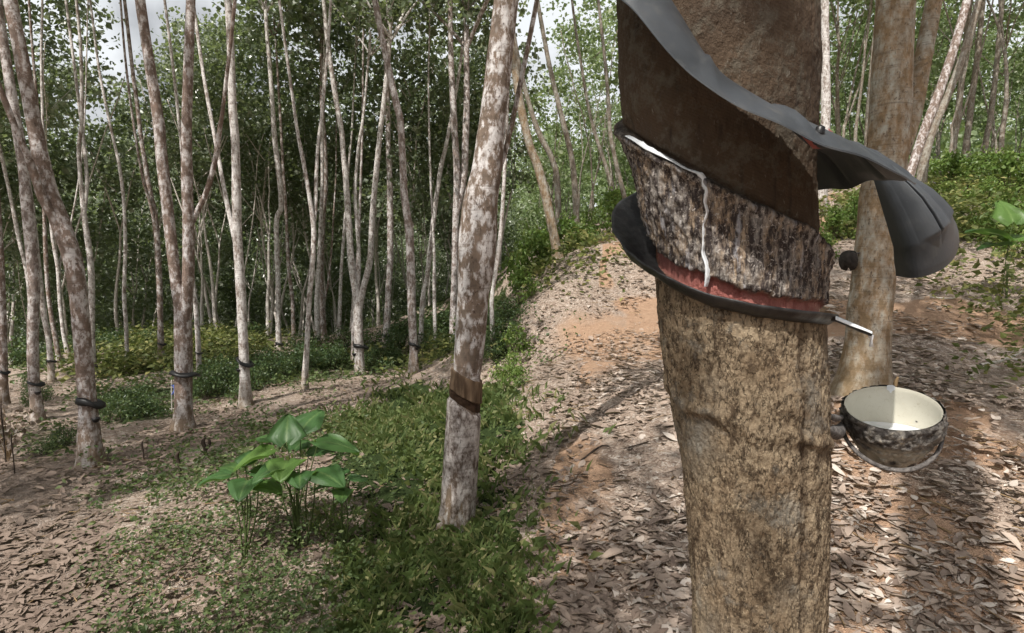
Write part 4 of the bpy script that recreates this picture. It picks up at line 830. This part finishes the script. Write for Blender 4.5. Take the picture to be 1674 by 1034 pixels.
# ------------------------------------------------------------------ ground cover that nobody could count
def scatter(n, dens, rmin=.8, rmax=26, azm=50):
    az = RNG.uniform(R(-azm), R(azm), n); r = rmin * (rmax / rmin) ** RNG.random(n) if dens == 'log' else np.sqrt(RNG.uniform(rmin ** 2, rmax ** 2, n))
    return r * np.sin(az), r * np.cos(az)
def cover():
    x, y = scatter(230000, 'log', 1.6, 24); g, yl, nm = areas(x, y, 42.); z = ground(x, y); r = np.hypot(x, y)
    gr = nm == 'grass'
    # grass: narrow blades
    k = np.where(gr)[0]; k = k[RNG.random(len(k)) < .9]; n = len(k)
    cl = fbm(np.stack([x[k], y[k], y[k] * 0], 1) * 2.5, 3, 77); k = k[cl + RNG.normal(0, .05, len(k)) > .43]; n = len(k)
    a = RNG.uniform(0, 2 * PI, n); h = RNG.uniform(.03, .14, n) * (.7 + .3 * np.clip(r[k] / 4, 0, 2)); lean = RNG.uniform(.2, 1.0, n); wd = RNG.uniform(.003, .0065, n) * np.clip(r[k] / 3, .8, 2.5)
    d = np.stack([np.cos(a), np.sin(a), a * 0], 1); s = np.stack([-np.sin(a), np.cos(a), a * 0], 1); b = np.stack([x[k], y[k], z[k] - .01], 1); U = np.array([0, 0, 1.])
    v = np.stack([b - s * wd[:, None], b + s * wd[:, None], b + U * h[:, None] * .6 + d * (h * lean * .35)[:, None] + s * wd[:, None] * .8, b + U * h[:, None] * (1.1 - .4 * lean)[:, None] + d * (h * lean)[:, None]], 1).reshape(-1, 3)
    f = np.arange(4 * n).reshape(n, 4)[:, [0, 1, 2, 3]]; t = np.repeat(RNG.random((n, 3)), 4, 0)
    # clover-like leaves between the blades
    k2 = np.where(gr)[0]; k2 = k2[RNG.random(len(k2)) < .09]; c2 = np.stack([x[k2], y[k2], z[k2] + RNG.uniform(.01, .10, len(k2))], 1); v2, f2, t2 = kites(c2, RNG.uniform(.012, .042, len(k2)) * np.clip(r[k2] / 3.5, .8, 2), .0, RNG, .4, normal_up=.7)
    tag(link('grass', mk('grass', np.vstack([v, v2]), np.vstack([f, f2 + len(v)]), MAT['grass'], False, {'tint': np.vstack([t, t2])})), 'bright short grass and clover left of the big brown trunk', 'grass', kind='stuff')
    # weeds
    for sel, mat, name, lab, hh, sz in ((np.isin(nm, ['mid', 'midr', 'upm', 'upf', 'upr', 'upl']), 'weed', 'yellow_weeds', 'yellow green weeds over the hilltop and slope', .42, .11), (np.isin(nm, ['weeds', 'bank', 'belt', 'left', 'left2', 'far']), 'weed_dark', 'low_weeds', 'low dark green weeds beside the path', .24, .075)):
        k = np.where(sel)[0]; k = k[RNG.random(len(k)) < np.where(g[k] < .2, .16, .75 * g[k] + .2)]; cl = fbm(np.stack([x[k], y[k], y[k] * 0], 1) * 1.8, 3, 78); k = k[cl > (.38 if name == 'yellow_weeds' else .455)]
        k = np.repeat(k, 2); n = len(k); hgt = hh * (fbm(np.stack([x[k], y[k], y[k] * 0], 1) * 3, 2, 79)) * 1.6
        c = np.stack([x[k] + RNG.normal(0, .04, n), y[k] + RNG.normal(0, .04, n), z[k] + RNG.random(n) * hgt], 1)
        v, f, t = kites(c, sz * RNG.uniform(.5, 1.2, n) * np.clip(r[k] / 9, .42, 1.3), .05, RNG, .3, normal_up=.6)
        tag(link(name, mk(name, v, f, MAT[mat], False, {'tint': t})), lab, 'weeds', kind='stuff')
    # fallen leaves, curled
    x, y = scatter(125000, 'log', 1.3, 20); g, yl, nm = areas(x, y, 34.); r = np.hypot(x, y)
    cl = fbm(np.stack([x, y, y * 0], 1) * 1.2, 3, 80); keep = (RNG.random(len(x)) < np.where(nm == '', 1., .30)) & (cl + RNG.normal(0, .10, len(x)) > .40); x, y, r = x[keep], y[keep], r[keep]; n = len(x)
    z = ground(x, y) + .012; L = .025 + .075 * RNG.random(n) ** 1.8 + .05 * (RNG.random(n) < .06) * np.clip(r / 5, .8, 1.15) * (1 - .2 * (x < 0)); W = L * RNG.uniform(.15, .26, n); a = RNG.uniform(0, 2 * PI, n); tl = RNG.normal(0, .13, n); cu = RNG.uniform(-.3, .6, n)
    d = np.stack([np.cos(a), np.sin(a), tl], 1); s = np.stack([-np.sin(a), np.cos(a), RNG.normal(0, .2, n)], 1); U = np.array([0, 0, 1.]); b = np.stack([x, y, z + np.abs(tl) * L * .5 + .004], 1)
    e = lambda q: q[:, None]
    bend = RNG.normal(.05, .3, n); kink = RNG.normal(0, .10, n); V3 = []
    for u, w in ((-.5, 0), (-.28, .78), (.02, 1.), (.28, .72), (.56, 0)):
        c0 = b + d * e(L * u) + s * e(L * kink * u * u * 4) + U * e(L * bend * (u * u - .08))
        if w: V3 += [c0 - s * e(W * w) + U * e(cu * W * w), c0, c0 + s * e(W * w) + U * e(cu * W * w * 1.2)]
        else: V3 += [c0]
    v = np.stack(V3, 1).reshape(-1, 3); i0 = (np.arange(n) * 11)[:, None]
    f = np.concatenate([i0 + np.array([q]) for q in ((0, 2, 1), (0, 3, 2), (1, 2, 5), (1, 5, 4), (2, 3, 6), (2, 6, 5), (4, 5, 8), (4, 8, 7), (5, 6, 9), (5, 9, 8), (7, 8, 10), (8, 9, 10))], 0)
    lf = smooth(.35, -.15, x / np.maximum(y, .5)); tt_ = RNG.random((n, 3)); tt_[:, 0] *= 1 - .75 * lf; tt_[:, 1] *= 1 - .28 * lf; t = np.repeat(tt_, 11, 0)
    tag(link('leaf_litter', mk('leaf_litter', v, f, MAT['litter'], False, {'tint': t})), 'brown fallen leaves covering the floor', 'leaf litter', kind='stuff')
cover()
def twigs():
    x, y = scatter(1500, 'log', 1.4, 14); z = ground(x, y) + .012; n = len(x); a = RNG.uniform(0, PI, n); L = RNG.uniform(.05, .28, n); w = RNG.uniform(.0015, .0045, n); V3 = []
    P = np.stack([x, y, z], 1); d = np.stack([np.cos(a), np.sin(a), RNG.normal(0, .05, n)], 1); s = np.stack([-np.sin(a), np.cos(a), a * 0], 1); U = np.array([0, 0, 1.]); e = lambda q: q[:, None]; k = RNG.normal(0, .10, n)
    for u, t in ((-.5, 1), (0, .8), (.5, .3)):
        c = P + d * e(L * u) + s * e(L * k * (1 - 4 * u * u))
        V3 += [c - s * e(w * t), c + s * e(w * t), c + U * e(w * t * 2)]
    i0 = (np.arange(n) * 9)[:, None]; f = np.concatenate([i0 + np.array([[b + p, b + q, b + 3 + q, b + 3 + p]]) for b in (0, 3) for p, q in ((0, 1), (1, 2), (2, 0))], 0)
    tag(link('fallen_twigs', mk('fallen_twigs', np.stack(V3, 1).reshape(-1, 3), f, MAT['dry'])), 'small dry twigs scattered in the leaf litter', 'twigs', kind='stuff')
twigs()

# ------------------------------------------------------------------ broad leaved plants, stubs, sticks
m = M('broad_leaf'); t = m.sep(m.attr('tint')); rnd = m.n('ObjectInfo', 5); c = m.mix(t[0], (.045, .11, .035), (.085, .17, .055)); c = m.mix(m.ramp(t[1], .80, 1.), c, (.13, .21, .075)); c = m.mix(m.math('MULTIPLY', m.ramp(rnd, .6, 1.), .6), c, (.16, .27, .05))
p = m.bsdf(c, .45, m.bump(m.noise(m.obj(), 60, 3), .3, .003), .45); tr = m.n('BsdfTranslucent', Color=(.16, .30, .05)); d = m.N.new('ShaderNodeMixShader'); d.inputs[0].default_value = .3; m.t.links.new(p, d.inputs[1]); m.t.links.new(tr, d.inputs[2]); MAT['hero_leaf'] = m.done(d.outputs[0])
def heart(L, W, seed):
    rng = np.random.default_rng(seed); v = []; tn = []; nu, nv = 14, 11
    for i in range(nu):
        u = i / (nu - 1); w = W * (1.25 * (1 - u) ** .48 * (min(1, u * 5 + .25)) * (1 - .25 * u)) if u < 1 else .001
        back = -.16 * L * max(0, 1 - u * 6)
        for j in range(nv):
            q = j / (nv - 1) * 2 - 1; yy = u * L + back * abs(q) ; zz = -.35 * L * u * u + .10 * w * abs(q) - .05 * w * (abs(q) ** 3) + .012 * math.sin(q * 9 + u * 4 * (1 if q > 0 else -1)) * abs(q) * L / .15
            v.append((q * w, yy, zz)); tn.append((rng.random() * .3 + .35 * u, 1. if abs(q) < .08 else .5 + .25 * abs(math.sin((u * 7 + abs(q) * 1.2) * PI)) ** 6, 0))
    f = [(i * nv + j, i * nv + j + 1, (i + 1) * nv + j + 1, (i + 1) * nv + j) for i in range(nu - 1) for j in range(nv - 1)]
    return mk('leaf', v, f, MAT['hero_leaf'], True, {'tint': np.array(tn)})
HEART = [heart(1., .52, k) for k in range(3)]
def broad_plant(px, py, leaves, label, depth):
    P = V(px, py, depth); P.z = gz(P.x, P.y); root = empty('broad_leaved_plant', P, label, 'plant'); mb = MB(); tops = []
    for (lx, ly, ln, rot, pit, dy) in leaves:
        Q = V(lx, ly, depth + dy); q = Q - P; tube(mb, [(q.x * .12 + random.uniform(-.04, .04), random.uniform(-.04, .04), -.03, .006), (q.x * .45 + random.uniform(-.03, .03), q.y * .4 + random.uniform(-.03, .03), q.z * .5, .0045), (q.x, q.y, q.z, .0025)], 6, .04)
        o = link('leaf', random.choice(HEART), root, q); s = ln * 1.3 / F * depth; o.scale = (s, s, s); o.rotation_euler = (R(pit), 0, R(rot))
    link('stem', mb.mesh('stem', MAT['stem']), root)
broad_plant(492, 850, [(442,735,46,120,-5,.05),(470,752,44,190,5,-.1),(468,722,42,15,58,.0),(492,705,46,-20,40,.12),(520,722,52,-80,0,.05),(516,770,48,-120,5,-.12),(455,762,36,150,5,-.15),(490,772,38,200,10,-.15),(505,742,34,-60,20,.15),(446,718,36,70,10,.15),(482,734,34,-10,20,.2)], 'large heart leaved green plant in the weeds below the middle of the path', 3.35)
broad_plant(398, 862, [(386,766,36,60,10,.05),(412,772,38,-70,5,.05),(400,758,26,0,40,.1),(372,776,34,110,5,-.05),(405,785,40,190,5,-.12),(424,790,34,-110,5,-.1)], 'yellow green broad leaved seedling left of the heart leaved plant', 3.3)
broad_plant(560, 868, [(556,775,26,30,20,.05),(572,783,24,-60,5,0),(545,790,24,110,5,0),(562,800,26,190,5,-.1)], 'small bright seedling right of the heart leaved plant', 3.3)
broad_plant(1650, 425, [(1648,388,42,60,30,.0),(1656,362,40,-10,62,.0),(1662,392,40,-60,25,.0),(1640,400,36,100,10,.1)], 'long leaved green shoot before the bushes at the right edge', 7.)
def stub(px, py, hpx, label):
    P = hit(px, py); k = P.y / F; root = tag(link('dead_stub', None), label, 'stub'); return
for i, (px, py, h, lab) in enumerate([(294,778,42,'thick dark dead stub standing in the weeds below the twin stemmed tree'),(336,748,34,'forked dark dead stub right of the thick one on the path'),(235,752,32,'thin dark stick standing beside the path, left of the stubs'),(10,760,110,'tall thin dead stem at the left edge'),(24,775,70,'shorter dead stem at the left edge')]):
    P = hit(px, py); k = P.y / F; mb = MB(); r = (3.2, 2.6, 1.2, 1.0, 1.)[i] * k
    tube(mb, [(0, 0, -.05, r * 1.2), (.1 * r, 0, h * k * .4, r), (-1.2 * r, 0, h * k * .8, r * 1.25), (.5 * r, 0, h * k, r * .4)], 8, .03, .7, i)
    if i == 1: tube(mb, [(0, 0, h * k * .35, r), (3 * r, 0, h * k * .7, r), (2.6 * r, 0, h * k * .95, r * .5)], 8, .03, .7, 9)
    tag(link('dead_stub', mb.mesh('dead_stub', MAT['twig']), None, P), lab, 'dead stem')
def dry_fern():
    P = hit(14, 752); rng = np.random.default_rng(4); pts = []; mb = MB()
    for q in range(9):
        a = rng.uniform(0, 2 * PI); l = rng.uniform(.12, .28); h = rng.uniform(.25, .5); tube(mb, [(0, 0, -.02, .004), (math.cos(a) * l * .4, math.sin(a) * l * .4, h * .8, .003), (math.cos(a) * l, math.sin(a) * l, h, .001)], 5, .08)
        for w in np.linspace(.2, 1, 40): pts.append((math.cos(a) * l * w, math.sin(a) * l * w, h * (.25 + .75 * min(1, w * 1.3))))
    root = empty('withered_plant', P, 'withered brown plant at the left edge of the path', 'plant'); link('stems', mb.mesh('stems', MAT['dry']), root)
    link('foliage', leafmesh('foliage', np.array(pts)[::2], .055, MAT['litter'], rng=rng, droop=.8), root)
dry_fern()
def rag_stick():
    P = hit(281, 677); k = P.y / F; root = empty('marker_stick', P, 'pale stick with a blue rag half hidden behind the thick twin stemmed tree', 'stick'); mb = MB()
    tube(mb, [(0, 0, -.05, .010), (.01, 0, .22, .009), (.02, 0, 58 * k, .007)], 8, .05); link('stick', mb.mesh('stick', MAT['stick']), root)
    mb = MB(); grid(mb, [[(.02 + .03 * math.sin(u * 3) + w * .07, -.012 + .015 * math.sin(u * 5 + w * 4), (50 - u * 16) * k) for w in np.linspace(-.1, .8, 8)] for u in np.linspace(0, 1, 8)]); link('rag', mb.mesh('rag', MAT['rag']), root)
    mb = MB(); tube(mb, [(-.09, 0, 8 * k, .007), (.0, 0, 9 * k, .008), (.08, .02, 10 * k, .006)], 8, .05); link('crossbar', mb.mesh('crossbar', MAT['stick']), root)
rag_stick()
def fallen_branch(pts, r, label):
    mb = MB(); P0 = hit(*pts[0]); L = []
    for i, (px, py) in enumerate(pts): P = hit(px, py); L.append((*(P - P0 + Vector((0, 0, .03))), r * (1 - .6 * i / len(pts))))
    tube(mb, L, 8, .05, .5, 3); tag(link('fallen_branch', mb.mesh('fallen_branch', MAT['stick'] if 'pale' in label else MAT['twig']), None, P0), label, 'branch')
fallen_branch([(1602,603),(1630,598),(1650,592),(1690,600)], .016, 'pale fallen branch on leaf litter at the right edge')
fallen_branch([(1645,592),(1662,586),(1680,572)], .010, 'dark forked twig beside the pale fallen branch')
fallen_branch([(950,760),(985,735),(1010,742),(1060,730)], .008, 'dark twig lying in shade left of the tapped trunk')
fallen_branch([(1520,490),(1548,492),(1562,491)], .012, 'pale straight stick lying in tree shade right of the ochre tree')

# ------------------------------------------------------------------ daylight
SUN_EL, SUN_AZ = 55., 212.     # the sun stands behind the viewpoint, to the left
w = bpy.data.worlds.new('World'); sc.world = w; w.use_nodes = True; nt = w.node_tree; bg = nt.nodes['Background']
sky = nt.nodes.new('ShaderNodeTexSky'); sky.sky_type = 'NISHITA'; sky.sun_disc = False; sky.sun_elevation = R(SUN_EL); sky.sun_rotation = R(SUN_AZ); sky.dust_density = 7.; sky.air_density = 1.; sky.ozone_density = 1.
hs = nt.nodes.new('ShaderNodeHueSaturation'); hs.inputs['Saturation'].default_value = .25
nt.links.new(sky.outputs[0], hs.inputs['Color']); tc = nt.nodes.new('ShaderNodeTexCoord'); sx = nt.nodes.new('ShaderNodeSeparateXYZ'); nt.links.new(tc.outputs['Generated'], sx.inputs[0])
ma = nt.nodes.new('ShaderNodeMapRange'); ma.interpolation_type = 'SMOOTHSTEP'; nt.links.new(sx.outputs['Y'], ma.inputs['Value']); ma.inputs['From Min'].default_value = .25; ma.inputs['From Max'].default_value = .75
mb_ = nt.nodes.new('ShaderNodeMapRange'); mb_.interpolation_type = 'SMOOTHSTEP'; nt.links.new(sx.outputs['Z'], mb_.inputs['Value']); mb_.inputs['From Min'].default_value = .75; mb_.inputs['From Max'].default_value = .40
nz_ = nt.nodes.new('ShaderNodeTexNoise'); nt.links.new(tc.outputs['Generated'], nz_.inputs['Vector']); nz_.inputs['Scale'].default_value = 5.; nz_.inputs['Detail'].default_value = 6.
mc = nt.nodes.new('ShaderNodeMapRange'); nt.links.new(nz_.outputs[0], mc.inputs['Value']); mc.inputs['From Min'].default_value = .30; mc.inputs['From Max'].default_value = .52
m1 = nt.nodes.new('ShaderNodeMath'); m1.operation = 'MULTIPLY'; nt.links.new(ma.outputs[0], m1.inputs[0]); nt.links.new(mb_.outputs[0], m1.inputs[1])
m2 = nt.nodes.new('ShaderNodeMath'); m2.operation = 'MULTIPLY'; nt.links.new(m1.outputs[0], m2.inputs[0]); nt.links.new(mc.outputs[0], m2.inputs[1])
mx = nt.nodes.new('ShaderNodeMix'); mx.data_type = 'RGBA'; nt.links.new(m2.outputs[0], mx.inputs[0]); nt.links.new(hs.outputs[0], mx.inputs[6]); mx.inputs[7].default_value = (8.2, 8.5, 8.8, 1)
nt.links.new(mx.outputs[2], bg.inputs[0]); bg.inputs[1].default_value = .115
sd = bpy.data.lights.new('sun', 'SUN'); sd.energy = 5.; sd.angle = R(.53); sd.color = (1., .95, .87); so = bpy.data.objects.new('sun', sd); C.objects.link(so)
dv = Vector((-math.sin(R(SUN_AZ)) * math.cos(R(SUN_EL)), -math.cos(R(SUN_AZ)) * math.cos(R(SUN_EL)), -math.sin(R(SUN_EL)))); so.rotation_euler = dv.to_track_quat('-Z', 'Y').to_euler(); so.location = (0, 0, 20)
sc.view_settings.view_transform = 'Standard'; sc.view_settings.look = 'None'; sc.view_settings.exposure = 0
sc.cycles.max_bounces = 6; sc.cycles.transmission_bounces = 4; sc.cycles.diffuse_bounces = 4; sc.cycles.glossy_bounces = 3
sc.cycles.use_denoising = True
